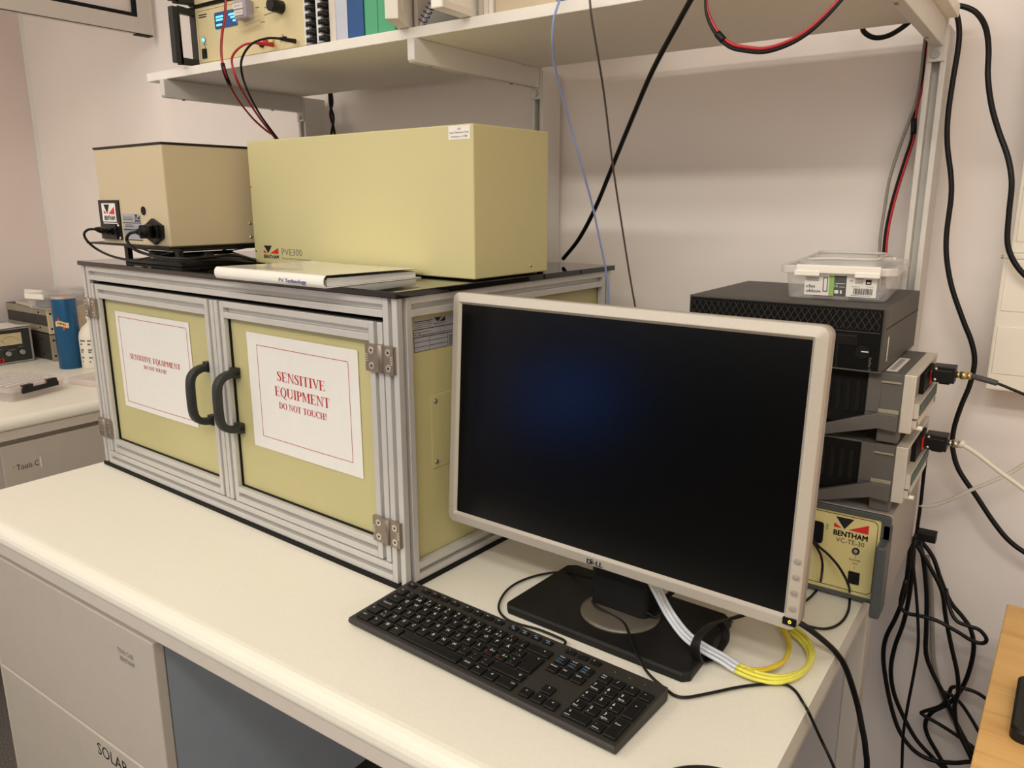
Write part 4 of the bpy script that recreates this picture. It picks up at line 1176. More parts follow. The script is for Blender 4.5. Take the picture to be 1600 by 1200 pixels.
rel(m, OS, 'note', ['sticker_white', 'ink_grey'], f)
m = MB().grid(lambda a, b: (-.822 + .072 * a, .090 - .004 * math.sin(b * 20), .932 + .030 * b + .006 * a), 8, 12)
rel(m, OS, 'clear_tape', 'tape_clear', f)
m = MB()
for x, z, mi in ((-.742, .9075, 0), (-.722, .9085, 2), (-.683, .9070, 1), (-.755, .9030, 1)): m.cyl((x, .0985, z), (x, .0925, z), .0048, seg=16, m=mi)
rel(m, OS, 'terminal', ['jack_red', 'gasket_black', 'panel_yellow'], f)
s2 = thing('power_supply', 'second cream-fronted instrument, stacked on the one with the display', 'instrument', (-.80, .10, 1.0061))
O2 = (-.80, .10, 1.0040)
f = instrument_case(1.0040, 1.115, s2, O2)

def comb_report(x0, x1, label):
    t = thing('bound_report', label, 'report', ((x0 + x1) / 2, .075, HS + HSF(x1)), 0, 'comb-bound reports on the shelf')
    h = (x1 - x0) / 2
    MB().box(-h, -h * .1, .012, .222, 0, .297).build('pages', 'paper', t)
    MB().box(-h - .0012, -h, .004, .224, 0, .299).build('cover', 'book_white', t)
    m = MB().box(-h * .75, h * .1, .0, .006, .004, .294, 1)
    for k in range(21): m.cyl((h * .15, .008, .006 + k * .0142), (h * .15, .008, .0138 + k * .0142), h * .82, seg=14, m=0)
    for k in range(21): m.box(-h * .5, h * .95, .001, .008, .0066 + k * .0142, .0118 + k * .0142, 0)
    m.build('comb_binding', ['plastic_black', 'page_white'], t)
comb_report(-.603, -.5705, 'white report with a black comb binding, right beside the cream-fronted instrument')
comb_report(-.5685, -.5400, 'white report with a black comb binding, beside the pale grey folder')
def book(name, label, x0, x1, y0, dep, hgt, m_cov, cat='book', group=None, tilt=0.0, m_in='page_white', z=0.0):
    t = thing(name, label, cat, ((x0 + x1) / 2, y0, HS + z + HSF(x1)), 0, group, rot=(0, tilt, 0))
    h = (x1 - x0) / 2
    m = MB().box(-h, -h + .002, 0, dep, 0, hgt).box(h - .002, h, 0, dep, 0, hgt).box(-h + .002, h - .002, 0, .002, 0, hgt)
    m.build('cover', m_cov, t, .0008)
    MB().box(-h + .0025, h - .0025, .0026, dep - .004, .003, hgt - .004).build('pages', m_in, t)
    return t
book('folder', 'cream card folder standing between the comb-bound reports and the pale grey folder', -.5385, -.5215, .083, .21, .30, 'book_cream', 'folder')
book('folder', 'pale grey folder standing left of the blue book on the shelf', -.5205, -.4885, .082, .215, .305, 'book_pale', 'folder')
book('book', 'blue book standing on the shelf between a pale folder and the green one', -.4875, -.4465, .080, .22, .30, 'book_blue')
gbk = book('book', 'green book standing on the shelf between the blue book and the white box file', -.4455, -.3725, .082, .22, .30, 'book_green')
MB().box(-.006, -.0035, -.0012, 0, 0, .30).build('spine_ridge', 'book_green', gbk)
wbx = thing('file_box', 'white box file with a torn flap, sticking out over the shelf edge', 'box', (-.315, -.002, HS + .0035), .47)
MB().box(0, .0225, 0, .122, 0, .27).build('body', 'book_white', wbx, .001)
m = MB().grid(lambda a, b: (.0229 + .004 * math.sin(a * PI) * b, .018 + .016 * a, .018 + .05 * b), 6, 6)
m.build('torn_flap', 'latch_white', wbx)
gb = thing('document_folder', 'grey folder with small print on its side, behind the spiral on the shelf', 'folder', (-.326, .086, HS + .0036))
MB().box(-.004, .004, 0, .22, 0, .28).build('body', 'book_grey', gb, .001)
MB().quad((.0044, .020, .0125), (0, .070, 0), (0, 0, .0016)).build('lettering', 'ink_grey', gb, normals=False)
nb = thing('spiral_notebook', 'thin notebook with a dark violet spiral, leaning to the right on the shelf', 'notebook', (-.3120, .0760, HS + .0058), 0, None, rot=(0, .74, 0))
MB().box(-.0015, .0015, .004, .12, .002, .120).build('pages', 'page_white', nb)
MB().box(-.0027, -.0016, .004, .122, .001, .121).build('cover', 'book_grey', nb)
hel = []
for i in range(150):
    a = i * 2 * PI / 10
    hel.append((.0070 * math.cos(a), .004 + .0070 * math.sin(a), .004 + i * .00080))
MB().sweep(hel, [(.0010 * math.cos(k * PI / 3), .0010 * math.sin(k * PI / 3)) for k in range(6)]).build('spiral', 'coil_violet', nb)
pb = thing('plastic_case', 'thin white plastic case sticking out over the shelf edge, right of the spiral', 'case', (-.199, -.008, HS + .0042), .05)
MB().box(-.012, .009, 0, .19, 0, .24).build('shell', 'latch_white', pb, .002)
MB().ring([(.0, .0), (.19, .0), (.19, .24), (.0, .24)], [(.012, .012), (.178, .012), (.178, .228), (.012, .228)], 'x', .009, .0115).build('rim', 'book_white', pb, .001)
book('folder', 'narrow grey-white folder behind the thin plastic case on the shelf', -.1865, -.1770, .081, .22, .29, 'book_grey', 'folder')
book('folder', 'pinkish white folder standing left of the white folder near the beige board box', -.1760, -.1660, .081, .22, .30, 'book_cream', 'folder')
book('folder', 'white folder standing against the wide beige box on the shelf', -.1650, -.1575, .081, .22, .30, 'book_white', 'folder')
bb = thing('cardboard_box', 'wide beige box at the right of the row of folders on the shelf', 'box', (-.098, .086, HS + .0048))
MB().box(-.058, .058, 0, .20, 0, .16).build('body', 'board_beige', bb, .0015)
one('book', MB().box(-.006, .006, 0, .20, 0, .19), 'book_blue', 'dark blue book just right of the beige box at the top of the photo', 'book', (-.030, .086, HS + .0049), 0, None, .001)

# ================================================================== the bench along the left wall
ZB = .02                        # its top is 2 cm higher
XE = -1.642
lb = thing('side_bench', 'white bench with drawers along the left wall, crowded with instruments', 'bench', (-2.15, -.3, -Z0))
OL = (-2.15, -.3, -Z0)
p = [(-y_, z) for y_, z in bullnose(-.017, .85, -.0345, 0, .024)]
rel(MB().prism([(XE - .017 + a, ZB + b) for a, b in p], 'y', -1.6, .50), OL, 'bench_top', 'laminate', lb)
rel(MB().box(XE - .03, XE - .006, -1.59, .50, ZB - .062, ZB - .0347), OL, 'apron', 'bench_metal', lb, .002)
for y in (-1.55, .43): rel(MB().box(-2.3, -2.25, y, y + .05, -Z0, ZB - .0347), OL, 'leg', 'bench_metal', lb)
du = thing('drawer_unit', 'grey drawer unit under the left bench, its top drawer marked Tools C', 'drawer unit', (-1.9, .1, -.66))
OU = (-1.9, .1, -.66)
rel(MB().box(-2.22, XE - .034, -.160, .42, -.66, -.050), OU, 'body', 'drawer_front', du)
dr = rel(MB().box(XE - .032, XE - .012, -.156, .46, -.245, -.0565), OU, 'drawer', 'drawer_front', du, .002)
m = MB().text('Tools C', (XE - .0116, -.123, -.131), .0165, 0, right=(0, 1, 0), width=.058)
m.box(XE - .0118, XE - .0108, -.061, -.058, -.138, -.108, 1)
m.dome((XE - .012, -.130, -.119), (1, 0, 0), .0014)
rel(m, OU, 'lettering', ['ink_black', 'latch_white'], dr)
rel(MB().box(XE - .032, XE - .012, -.156, .46, -.46, -.249), OU, 'drawer', 'drawer_front', du, .002)
rel(MB().box(XE - .032, XE - .012, -.156, .46, -.655, -.464), OU, 'drawer', 'drawer_front', du, .002)

ps = thing('power_supply', 'black-faced bench power supply with a cream meter at the left edge of the photo', 'instrument', (-2.55, .21, ZB))
MB().box(-.11, .102, -.085, .084, .004, .126).build('case', 'rack_dark', ps, .002)
MB().ring(rrect(-.087, .086, .002, .128, .006, 4), rrect(-.082, .081, .007, .123, .004, 4), 'x', .098, .112).build('front_frame', 'case_grey', ps, .001)
f = MB().box(.100, .106, -.084, .083, .005, .125).build('front_panel', 'psu_face', ps)
m = MB().box(.106, .109, -.028, .052, .068, .110, 0)
pts = [(.1093, -.018 + .06 * k / 10, .082 + .016 * math.sin(PI * k / 10)) for k in range(11)]
for a, b in zip(pts, pts[1:]): m.poly([a, b, (b[0], b[1], b[2] + .0018), (a[0], a[1], a[2] + .0018)], 1)
m.poly([(.1094, -.008, .074), (.1094, -.006, .074), (.1094, -.016, .088), (.1094, -.018, .088)], 1)
m.build('meter', ['meter_face', 'ink_grey'], f, normals=False)
for y in (.0, .047):
    m = MB().cyl((.106, y, .038), (.118, y, .038), .0095, .0085, seg=20).cyl((.106, y, .038), (.108, y, .038), .0115, seg=20, m=1)
    m.build('knob', ['knob_grey', 'gasket_black'], f)
m = MB()
for y, mi in ((-.052, 1), (-.031, 0), (-.023, 0)): m.cyl((.106, y, .017), (.114, y, .017), .0068, seg=14, m=mi)
m.build('terminal', ['jack_red', 'gasket_black'], f)
m = MB()
for y, z, w_ in ((-.03, .055, .014), (.038, .056, .016), (.005, .048, .022), (-.05, .105, .012)): m.quad((.1063, y, z), (0, w_, 0), (0, 0, .003))
m.build('lettering', 'ink_grey', f, normals=False)
# rack units behind it
def rack_unit(z0, z1, label, face, rails):
    t = thing('rack_instrument', label, 'instrument', (-2.52, .43, ZB + z0), 0)
    h = z1 - z0
    MB().box(-.17, .160, -.102, .085, .002, h).build('case', 'rack_dark', t, .001)
    m = MB().box(-.17, .162, -.1035, -.1, .003, .028).box(-.17, .162, -.1035, -.1, h - .028, h - .002)
    m.build('side_rail', rails, t, .001)
    MB().box(.160, .168, -.108, .090, .001, h - .001).build('front_flange', face, t, .001)
    for z in (.02, h - .02):
        MB().dome((.168, -.098, z), (1, 0, 0), .004).build('screw', 'gasket_black', t)
        MB().dome((.09, -.1035, z), (0, -1, 0), .0045).build('screw', 'gasket_black', t)
rack_unit(0, .098, 'lower beige rack instrument on the left bench behind the blue tin', 'rack_beige', 'rack_dark')
rack_unit(.1005, .196, 'upper beige rack instrument on the left bench, with papers and clear boxes on it', 'board_beige', 'rack_beige')

tn = thing('storage_tin', 'tall blue cylindrical tin with a cream banner on the left bench', 'tin', (-2.198, .312, ZB))
MB().lathe([(.0375, 0), (.039, .003), (.039, .243), (.0385, .246)], seg=48).build('body', 'tin_blue', tn)
MB().lathe([(.0388, .246), (.0392, .247), (.0392, .2525), (.037, .254), (.034, .2515), (0, .2515)], seg=48).build('lid', 'tin_lid', tn)
m = MB()
def cyl_pt(a, z, r=.0394): return (r * math.sin(a), -r * math.cos(a), z)
for k in range(10):
    a, b = -.55 + k * .115, -.55 + (k + 1) * .115
    za, zb = .150 + .004 * math.sin(k * .5), .150 + .004 * math.sin((k + 1) * .5)
    m.poly([cyl_pt(a, za), cyl_pt(b, zb), cyl_pt(b, zb + .018), cyl_pt(a, za + .018)], 0)
    if 1 < k < 8: m.poly([cyl_pt(a + .02, za + .006, .0396), cyl_pt(b - .02, zb + .006, .0396), cyl_pt(b - .02, zb + .013, .0396), cyl_pt(a + .02, za + .013, .0396)], 2)
for a, z, s_ in ((-.2, .172, .016), (-.15, .178, .010)): m.poly([cyl_pt(a - .12, z), cyl_pt(a + .12, z), cyl_pt(a + .02, z + s_)], 1 if s_ > .012 else 2)
m.poly([cyl_pt(.06, .148), cyl_pt(.3, .148), cyl_pt(.18, .136)], 1)
m.build('printed_banner', ['banner_cream', 'logo_red', 'ink_black'], tn, normals=False)
tn.rotation_euler = (0, 0, .72)
bt = thing('chemical_bottle', 'white plastic bottle between the blue tin and the cabinet', 'bottle', (-2.132, .366, ZB), .75)
MB().lathe([(.043, 0), (.046, .004), (.046, .108), (.043, .126), (.033, .144), (.021, .154), (.019, .158)], seg=40).build('body', 'bottle_white', bt)
MB().lathe([(.019, .158), (.0135, .160), (.0135, .172), (.0165, .174), (.0165, .193), (.0, .195)], seg=28).build('cap', 'latch_white', bt)
m = MB()
for z, w_ in ((.098, .5), (.086, .22), (.066, .3), (.058, .22), (.038, .26), (.024, .12)):
    for a0 in (-.75, -.1):
        for k in range(5):
            a, b = a0 + w_ * k / 5, a0 + w_ * (k + 1) / 5
            m.poly([cyl_pt(a, z, .0464), cyl_pt(b, z, .0464), cyl_pt(b, z + .006, .0464), cyl_pt(a, z + .006, .0464)])
m.build('printed_label', 'ink_grey', bt, normals=False)
# sorting box with a black catch
ob = thing('organiser_box', 'flat pinkish clear sorting box with a black catch at the front of the left bench', 'box', (-1.955, .015, ZB), .30)
MB().loft([[(x, y, .0005) for x, y in rrect(-.105, .105, -.088, .088, .01, 4)], [(x, y, .028) for x, y in rrect(-.11, .11, -.093, .093, .01, 4)]]).build('tray', 'box_tint', ob)
m = MB().loft([[(x, y, .0285) for x, y in rrect(-.113, .113, -.096, .096, .012, 4)], [(x, y, .040) for x, y in rrect(-.113, .113, -.096, .096, .012, 4)], [(x, y, .042) for x, y in rrect(-.110, .110, -.093, .093, .012, 4)]])
m.build('lid', 'box_tint', ob)
m = MB()
for k in range(7): m.box(-.085 + k * .026, -.073 + k * .026, -.080, .080, .0425, .0445)
m.build('lid_ridge', 'plastic_clear_rim', ob)
MB().box(.111, .119, -.062, .062, .020, .034).box(.104, .119, -.058, -.026, .030, .0445).box(.104, .119, .026, .058, .030, .0445).build('catch', 'plastic_black', ob, .001)
b2 = thing('parts_tray', 'low clear plastic tray between the sorting box and the framed cabinet', 'tray', (-1.885, .245, ZB), .2)
MB().ring(rrect(-.075, .075, -.06, .06, .01, 4), rrect(-.071, .071, -.056, .056, .008, 4), 'z', .0005, .020).build('wall', 'box_tint', b2)
MB().box(-.072, .072, -.057, .057, .0006, .003).build('floor_plate', 'box_tint', b2)
# on top of the rack units
def clear_box(x, y, label, block):
    t = thing('storage_box', label, 'box', (x, y, ZB + .1965), .18, 'clear boxes on the rack instrument')
    m = MB().loft([[(a, b, .0005) for a, b in rrect(-.058, .058, -.07, .07, .01, 4)], [(a, b, .046) for a, b in rrect(-.064, .064, -.076, .076, .012, 4)]])
    m.build('tub', 'plastic_clear', t)
    MB().loft([[(a, b, .0462) for a, b in rrect(-.068, .068, -.08, .08, .012, 4)], [(a, b, .054) for a, b in rrect(-.068, .068, -.08, .08, .012, 4)]]).build('lid', 'plastic_clear', t)
    MB().box(-.05, .05, -.086, -.079, .038, .056).build('latch', 'latch_white', t, .001)
    MB().box(-.050, .035, -.05, .04, .004, .026).build('contents', block, t, .004)
clear_box(-2.520, .435, 'clear box with white latch on the rack instrument, the one farther left', 'drawer_body')
clear_box(-2.372, .370, 'clear box with white latch on the rack instrument, right behind the blue tin', 'label_dark')
one('document_folder', MB().box(-.11, .11, -.075, .075, 0, .004).box(-.11, .105, -.075, .07, .0045, .009), 'book_grey', 'grey folder lying on the upper rack instrument left of the blue tin', 'folder', (-2.525, .395 - .02, ZB + .1968), .1, None, .001) if False else None
one('document_folder', MB().box(-.09, .09, -.03, .03, 0, .009), 'book_grey', 'grey folder lying on the rack instrument left of the blue tin', 'folder', (-2.51, .345, ZB + .1968), -.12, None, .002)
one('paper_sheet', MB().grid(lambda a, b: (-.10 + .2 * a, -.08 + .16 * b, .0008 + .004 * math.sin(a * 5) ** 2), 12, 4), 'paper', 'white paper lying on top of the black-faced power supply', 'paper', (-2.53, .205, ZB + .1268), .2)

# ================================================================== cables
CB = {
'leadA':[(-.791,.045,.999),(-.797,.045,.962),(-.813,.045,.922),(-.820,.045,.887),(-.817,.048,.850),(-.859,.100,.815),(-.904,.170,.781),(-.920,.220,.756),(-.930,.260,.740),(-.932,.300,.700)],
'leadR':[(-.716,.075,.901),(-.720,.055,.899),(-.743,.045,.897),(-.772,.042,.885),(-.784,.042,.868),(-.783,.050,.835),(-.830,.110,.803),(-.869,.170,.771),(-.910,.235,.741),(-.930,.280,.706)],
'leadB':[(-.648,.075,.900),(-.656,.060,.901),(-.678,.045,.901),(-.720,.042,.894),(-.751,.042,.871),(-.765,.050,.845),(-.815,.100,.818),(-.861,.160,.784),(-.897,.220,.752),(-.919,.260,.731)],
'fiber':[(-.012,.060,.894),(-.014,.050,.877),(-.021,.048,.854),(-.030,.060,.828),(-.045,.090,.802),(-.058,.130,.769),(-.067,.180,.714),(-.067,.220,.650),(-.068,.260,.587),(-.066,.290,.519),(-.064,.310,.468),(-.063,.320,.431),(-.066,.330,.380),(-.068,.340,.315)],
'grey':[(.038,.050,.883),(.042,.050,.853),(.037,.080,.806),(.017,.140,.755),(.003,.200,.655),(.000,.250,.543),(.003,.280,.456),(.008,.300,.390),(.013,.310,.341)],
'black':[(.199,.050,.863),(.159,.090,.837),(.099,.140,.786),(.039,.200,.730),(-.028,.260,.655),(-.089,.310,.581),(-.143,.345,.522),(-.198,.375,.478)],
'loop':[(.216,.045,.859),(.220,.040,.837),(.228,.040,.818),(.241,.040,.801),(.256,.040,.789),(.275,.040,.783),(.300,.040,.779),(.328,.040,.784),(.352,.040,.795),(.373,.040,.812),(.389,.045,.831)],
'short':[(.300,.480,.905),(.318,.472,.879),(.323,.470,.867),(.337,.470,.857),(.353,.470,.855),(.370,.470,.860),(.390,.472,.874),(.405,.480,.895)],
'sideG':[(.412,.500,.856),(.412,.500,.827),(.412,.500,.792),(.409,.500,.753),(.400,.500,.717),(.390,.500,.676),(.381,.500,.629),(.378,.500,.581),(.376,.500,.531),(.379,.500,.476),(.384,.500,.408)],
'sideR':[(.415,.500,.856),(.416,.500,.817),(.416,.500,.787),(.411,.500,.757),(.409,.500,.727),(.410,.500,.696),(.402,.500,.655),(.393,.500,.608),(.387,.500,.564),(.385,.500,.526),(.387,.500,.476),(.392,.500,.408)],
'tallA':[(.440,.510,.905),(.454,.490,.883),(.461,.490,.859),(.463,.490,.830),(.461,.490,.782),(.460,.490,.728),(.464,.490,.683),(.475,.490,.632),(.479,.490,.597),(.479,.490,.539),(.484,.490,.497),(.497,.490,.450),(.519,.490,.398),(.536,.490,.361),(.544,.490,.329),(.542,.490,.290),(.533,.490,.249),(.527,.490,.208),(.529,.490,.174),(.543,.490,.136),(.574,.490,.095),(.604,.490,.055),(.629,.490,.028),(.654,.490,.012),(.692,.490,-.004)],
'tallB':[(.425,.480,.880),(.448,.480,.890),(.463,.480,.8895),(.483,.480,.878),(.499,.470,.854),(.508,.460,.821),(.513,.450,.778),(.523,.450,.735),(.537,.450,.697),(.554,.445,.658),(.564,.440,.620),(.566,.440,.577),(.569,.440,.533),(.577,.440,.509),(.591,.440,.488),(.609,.440,.471)],
'bncT':[(.555,.300,.338),(.570,.300,.338),(.589,.300,.334),(.607,.300,.328),(.627,.300,.321),(.663,.300,.306)],
'bncL':[(.541,.320,.233),(.551,.320,.231),(.574,.320,.219),(.605,.320,.198),(.632,.320,.181),(.675,.320,.153)],
'white2':[(.491,.470,.065),(.510,.470,.069),(.533,.470,.083),(.564,.470,.109),(.594,.470,.132),(.619,.470,.153),(.643,.470,.180),(.666,.470,.204)],
'monpow':[(.407,-.020,.048),(.426,-.020,.042),(.445,-.010,.026),(.464,.000,.0062),(.4765,.014,-.022),(.491,.030,-.074),(.501,.030,-.109),(.509,.030,-.142),(.515,.030,-.200),(0.520,0.030,-0.450),(0.530,0.050,-0.735)],
'loopA':[(.396,.060,.004),(.414,.051,.004),(.437,.058,.004),(.450,.084,.004),(.452,.127,.004),(.443,.179,.004),(.447,.130,.046),(.431,.145,.060),(.413,.155,.071),(.394,.160,.081),(.383,.165,.091)],
'loopB':[(.391,.114,.004),(.396,.147,.004),(.397,.184,.004),(.410,.130,.056),(.405,.145,.066),(.397,.155,.075),(.383,.163,.088)],
'kbcab':[(.160,-.205,.010),(.156,-.187,.008),(.136,-.180,.006),(.103,-.176,.004),(.073,-.180,.004),(.049,-.178,.004),(.026,-.163,.004),(.010,-.135,.004),(.001,-.099,.004),(.005,-.063,.004),(.020,-.030,.004),(.051,-.020,.012),(.084,-.027,.020),(.121,-.043,.030),(.156,-.067,.040)],
'mouse':[(.145,-.094,.025),(.157,-.102,.022),(.182,-.104,.018),(.204,-.112,.018),(.222,-.130,.018),(.249,-.165,.018),(.273,-.188,.014),(.292,-.201,.012),(.315,-.205,.005),(.327,-.207,.004),(.339,-.201,.004),(.358,-.178,.004),(.386,-.142,.004),(.414,-.115,.004),(.429,-.107,.004),(.443,-.114,.004),(.457,-.132,.004),(.470,-.158,.011),(.473,-.100,-.055),(.486,-.100,-.077),(.500,-.100,-.103)],
'bun1':[(.488,.440,.014),(.489,.440,-.035),(.487,.450,-.102),(.478,.450,-.150),(.465,.460,-.199),(.464,.460,-.239),(.474,.460,-.290),(.490,.460,-.345),(.508,.460,-.385),(.534,.460,-.412),(.564,.460,-.419),(.599,.460,-.409),(.638,.460,-.391),(0.690,0.460,-0.400),(0.740,0.460,-0.460)],
'bun2':[(.490,.460,.007),(.493,.470,-.058),(.493,.470,-.116),(.489,.470,-.169),(.479,.480,-.224),(.477,.480,-.272),(.486,.480,-.317),(.507,.480,-.361),(.534,.480,-.401),(.566,.480,-.428),(.593,.480,-.450),(0.625,0.480,-0.500),(0.660,0.480,-0.600),(0.720,0.480,-0.735)],
'bun3':[(.496,.420,.029),(.495,.420,-.007),(.506,.420,-.065),(.516,.420,-.124),(.522,.420,-.178),(.521,.420,-.236),(.518,.420,-.303),(.517,.420,-.363),(.523,.420,-.450),(0.530,0.420,-0.600),(0.540,0.420,-0.735)],
'bun4':[(.497,.480,-.005),(.509,.480,-.045),(.520,.480,-.106),(.526,.480,-.168),(.531,.480,-.219),(.545,.480,-.253),(.568,.480,-.291),(.591,.480,-.335),(.614,.480,-.372),(.632,.480,-.398),(0.660,0.480,-0.440),(0.700,0.480,-0.520)],
'bun5':[(.489,.430,-.062),(.485,.430,-.109),(.495,.430,-.125),(.521,.430,-.124),(.546,.430,-.125),(.577,.430,-.135),(.600,.430,-.144),(.616,.430,-.144),(.621,.430,-.134),(.609,.430,-.121),(.591,.430,-.119),(.574,.430,-.115),(.561,.440,-.100),(.550,.460,-.075)],
'bun6':[(.494,.470,-.008),(.523,.470,-.050),(.544,.470,-.087),(.555,.470,-.134),(.570,.470,-.187),(.584,.470,-.233),(.590,.470,-.270),(.588,.470,-.303),(.598,.470,-.346),(.622,.470,-.389),(0.655,0.470,-0.450),(0.690,0.470,-0.540),(0.720,0.470,-0.700)],
'bun7':[(.495,.500,-.009),(.520,.500,-.038),(.537,.500,-.077),(.557,.500,-.116),(.580,.500,-.140),(.595,.500,-.161),(.603,.500,-.197),(.600,.500,-.250),(.589,.500,-.294),(.575,.500,-.320),(.552,.500,-.347),(.544,.500,-.374),(.551,.500,-.399),(.571,.500,-.429),(.590,.500,-.458),(0.620,0.500,-0.520),(0.660,0.500,-0.620),(0.700,0.500,-0.735)],
'bun8':[(.638,.490,-.282),(.617,.490,-.273),(.591,.490,-.273),(.578,.490,-.279),(.575,.490,-.298),(.565,.490,-.322),(.539,.490,-.345),(.539,.490,-.352),(.570,.490,-.361),(.602,.490,-.373),(.635,.490,-.389),(0.680,0.490,-0.420),(0.730,0.490,-0.500)],
'bun9':[(.562,.485,-.289),(.578,.485,-.290),(.595,.485,-.300),(.612,.485,-.320),(.631,.485,-.348),(0.660,0.485,-0.400),(0.690,0.485,-0.470)],
'bunG':[(.510,.510,-.042),(.523,.510,-.105),(.533,.510,-.180),(.542,.510,-.244),(.557,.510,-.295),(.575,.510,-.333),(.596,.510,-.369),(.615,.510,-.393),(.636,.510,-.409),(0.670,0.510,-0.440),(0.700,0.510,-0.520),(0.730,0.510,-0.700)],
'rearblk':[(.490,.450,.189),(.493,.460,.169),(.492,.470,.125),(.493,.470,.065),(.492,.470,-.009)],
'usb':[(-.953,-.162,.540),(-.927,-.199,.541),(-.916,-.219,.541),(-.913,-.230,.533),(-.925,-.219,.518),(-.932,-.198,.501),(-.887,-.191,.488),(-.804,-.191,.483),(-.709,-.196,.485),(-.635,-.185,.490),(-.636,-.125,.487),(-.649,-.074,.482),(-.737,.031,.469)],
'iec':[(-.742,-.219,.540),(-.762,-.223,.537),(-.777,-.222,.525),(-.766,-.218,.510),(-.747,-.209,.501),(-.689,-.207,.495),(-.638,-.195,.494),(-.630,-.155,.495),(-.640,-.114,.496),(-.648,-.074,.492),(-.736,.031,.473)],
'ulA':[(-1.005,.500,.881),(-1.003,.500,.841),(-.993,.500,.808),(-1.007,.500,.760),(-1.018,.500,.686)],
'ulB':[(-1.003,.505,.882),(-1.000,.505,.849),(-1.010,.505,.818),(-.997,.505,.768),(-1.001,.505,.686)],
'tubes':[(.246,-.121,.100),(.251,-.103,.070),(.265,-.095,.040),(.295,-.109,.025),(.322,-.114,.018),(.349,-.114,.012),(.369,-.117,.008),(.398,-.117,.006),(.423,-.106,.006),(.439,-.078,.006),(.442,-.049,.006),(.434,-.018,.006),(.418,.005,.006),(.398,.021,.006)],
'tubes2':[(.342,-.114,.014),(.368,-.115,.010),(.388,-.111,.008),(.403,-.096,.008),(.414,-.070,.008),(.412,-.037,.008),(.403,-.009,.008),(.384,.018,.008),(.365,.026,.008)],
'strap':[(.332,-.048,.030),(.327,-.085,.045),(.324,-.126,.050),(.323,-.143,.040),(.323,-.137,.020),(.325,-.123,.006),(.333,-.107,.006),(.337,-.092,.012),(.339,-.078,.020),(.336,-.071,.030),(.328,-.069,.038)],
'strapL':[(.249,-.048,.050),(.245,-.062,.045),(.246,-.073,.035),(.238,-.082,.025),(.227,-.085,.025)]
}
def path(k): return [Vector(p) for p in CB[k]]
def offs(pts, d): return [p + Vector(d) for p in pts]
GW = 'red and black lead pairs'
# twin red/black leads: one thing, two wires and a sleeve
def twin(name, pts, label, sl=None, r=.0021, d=(.0022, -.0010, -.0010), red=None):
    t = thing(name, label, 'cable', pts[0], 0, GW)
    p0 = Vector(pts[0])
    L = [p - p0 for p in pts]
    D = Vector(d)
    MB().tube([p + D for p in L], r, 8).build('red_wire', 'cable_red', t)
    MB().tube([p - D for p in L], r, 8).build('black_wire', 'cable_black', t)
    if sl:
        c = catmull(L, 6)
        MB().sweep(c[sl[0]:sl[1]], [(r * 2.1 * math.cos(k * PI / 5), r * 2.1 * math.sin(k * PI / 5)) for k in range(10)]).build('sleeve', 'cable_black', t)
    return t
twin('lead_pair', path('leadA'), 'red and black lead pair hanging in front of the blue display on the shelf', (21, 28))
twin('lead_pair', path('loop'), 'red and black lead pair looping below the shelf in the upper right', (16, 21), .0023, (0, .0008, .0024))
twin('lead_pair', path('sideR'), 'red and black lead pair running down beside the right-hand shelf upright', (24, 30), .0022, (.0022, -.0006, 0))
def test_lead(k, colr, label, body):
    pts = path(k)
    p0 = pts[0]
    t = thing('test_lead', label, 'cable', p0, 0, 'test leads of the shelf instrument')
    MB().tube([p - p0 for p in pts], .0023, 8).build('wire', colr, t)
    d = (pts[1] - pts[0])
    e = Vector((0, .018, 0))
    MB().cyl(e, d * .9, .0046, .0032, seg=14).build('plug', body, t)
test_lead('leadR', 'cable_red', 'red test lead with red plug in the shelf instrument', 'jack_red')
test_lead('leadB', 'cable_black', 'black test lead with slim black plug in the shelf instrument', 'plastic_black')
cable('fibre_cable', path('fiber'), .0019, 'cable_blue', 'thin pale blue cable hanging from the shelf past the cabinet corner')
cable('thin_cable', path('grey'), .0017, 'cable_darkgrey', 'thin dark grey cable hanging from the shelf to behind the monitor')
cable('power_cable', path('black'), .0040, 'cable_black', 'thick black cable running slantwise down to the back of the cabinet top')
cable('power_cable', path('short'), .0042, 'cable_black', 'short stretch of black cable sagging below the back edge of the shelf')
cable('grey_cable', path('sideG'), .0026, 'cable_grey', 'grey cable running down beside the right-hand shelf upright')
cable('power_cable', path('tallA'), .0043, 'cable_black', 'long black cable hanging on the wall right of the upright, winding past the meters')
cable('power_cable', path('tallB'), .0042, 'cable_black', 'black cable bowing over the white wall box at the right edge')
def booted(k, start, r, m_, mb_, label, n):
    pts = path(k)
    p0 = Vector(start)
    t = thing('signal_cable', label, 'cable', p0)
    full = [Vector((0, 0, 0))] + [p - p0 for p in pts[1:]]
    MB().tube(full, r, 10).build('wire', m_, t)
    c = catmull(full, 6)
    MB().sweep(c[:n], [(r * 2.0 * math.cos(q * PI / 5), r * 2.0 * math.sin(q * PI / 5)) for q in range(10)]).build('boot', mb_, t)
booted('bncT', (.5555, .305, .3395), .0021, 'cable_black', 'rubber_grey', 'dark cable with ribbed grey boot leaving the upper adapter to the right', 13)
booted('bncL', (.5555, .320, .2290), .0034, 'cable_white', 'cable_white', 'white cable leaving the lower adapter, slanting down to the right edge', 5)
cable('signal_cable', path('white2'), .0031, 'cable_white', 'white cable rising to the right from behind the meters to the photo edge')
cable('thin_cable', path('rearblk'), .0030, 'cable_black', 'black cable hanging straight down behind the lower bench meter')
cable('power_cable', path('monpow'), .0040, 'cable_black', 'thick black cable from behind the monitor over the right bench edge')
cable('thin_cable', path('loopA'), .0019, 'cable_black', 'thin black cable curling on the bench from the yellow front panel to the monitor')
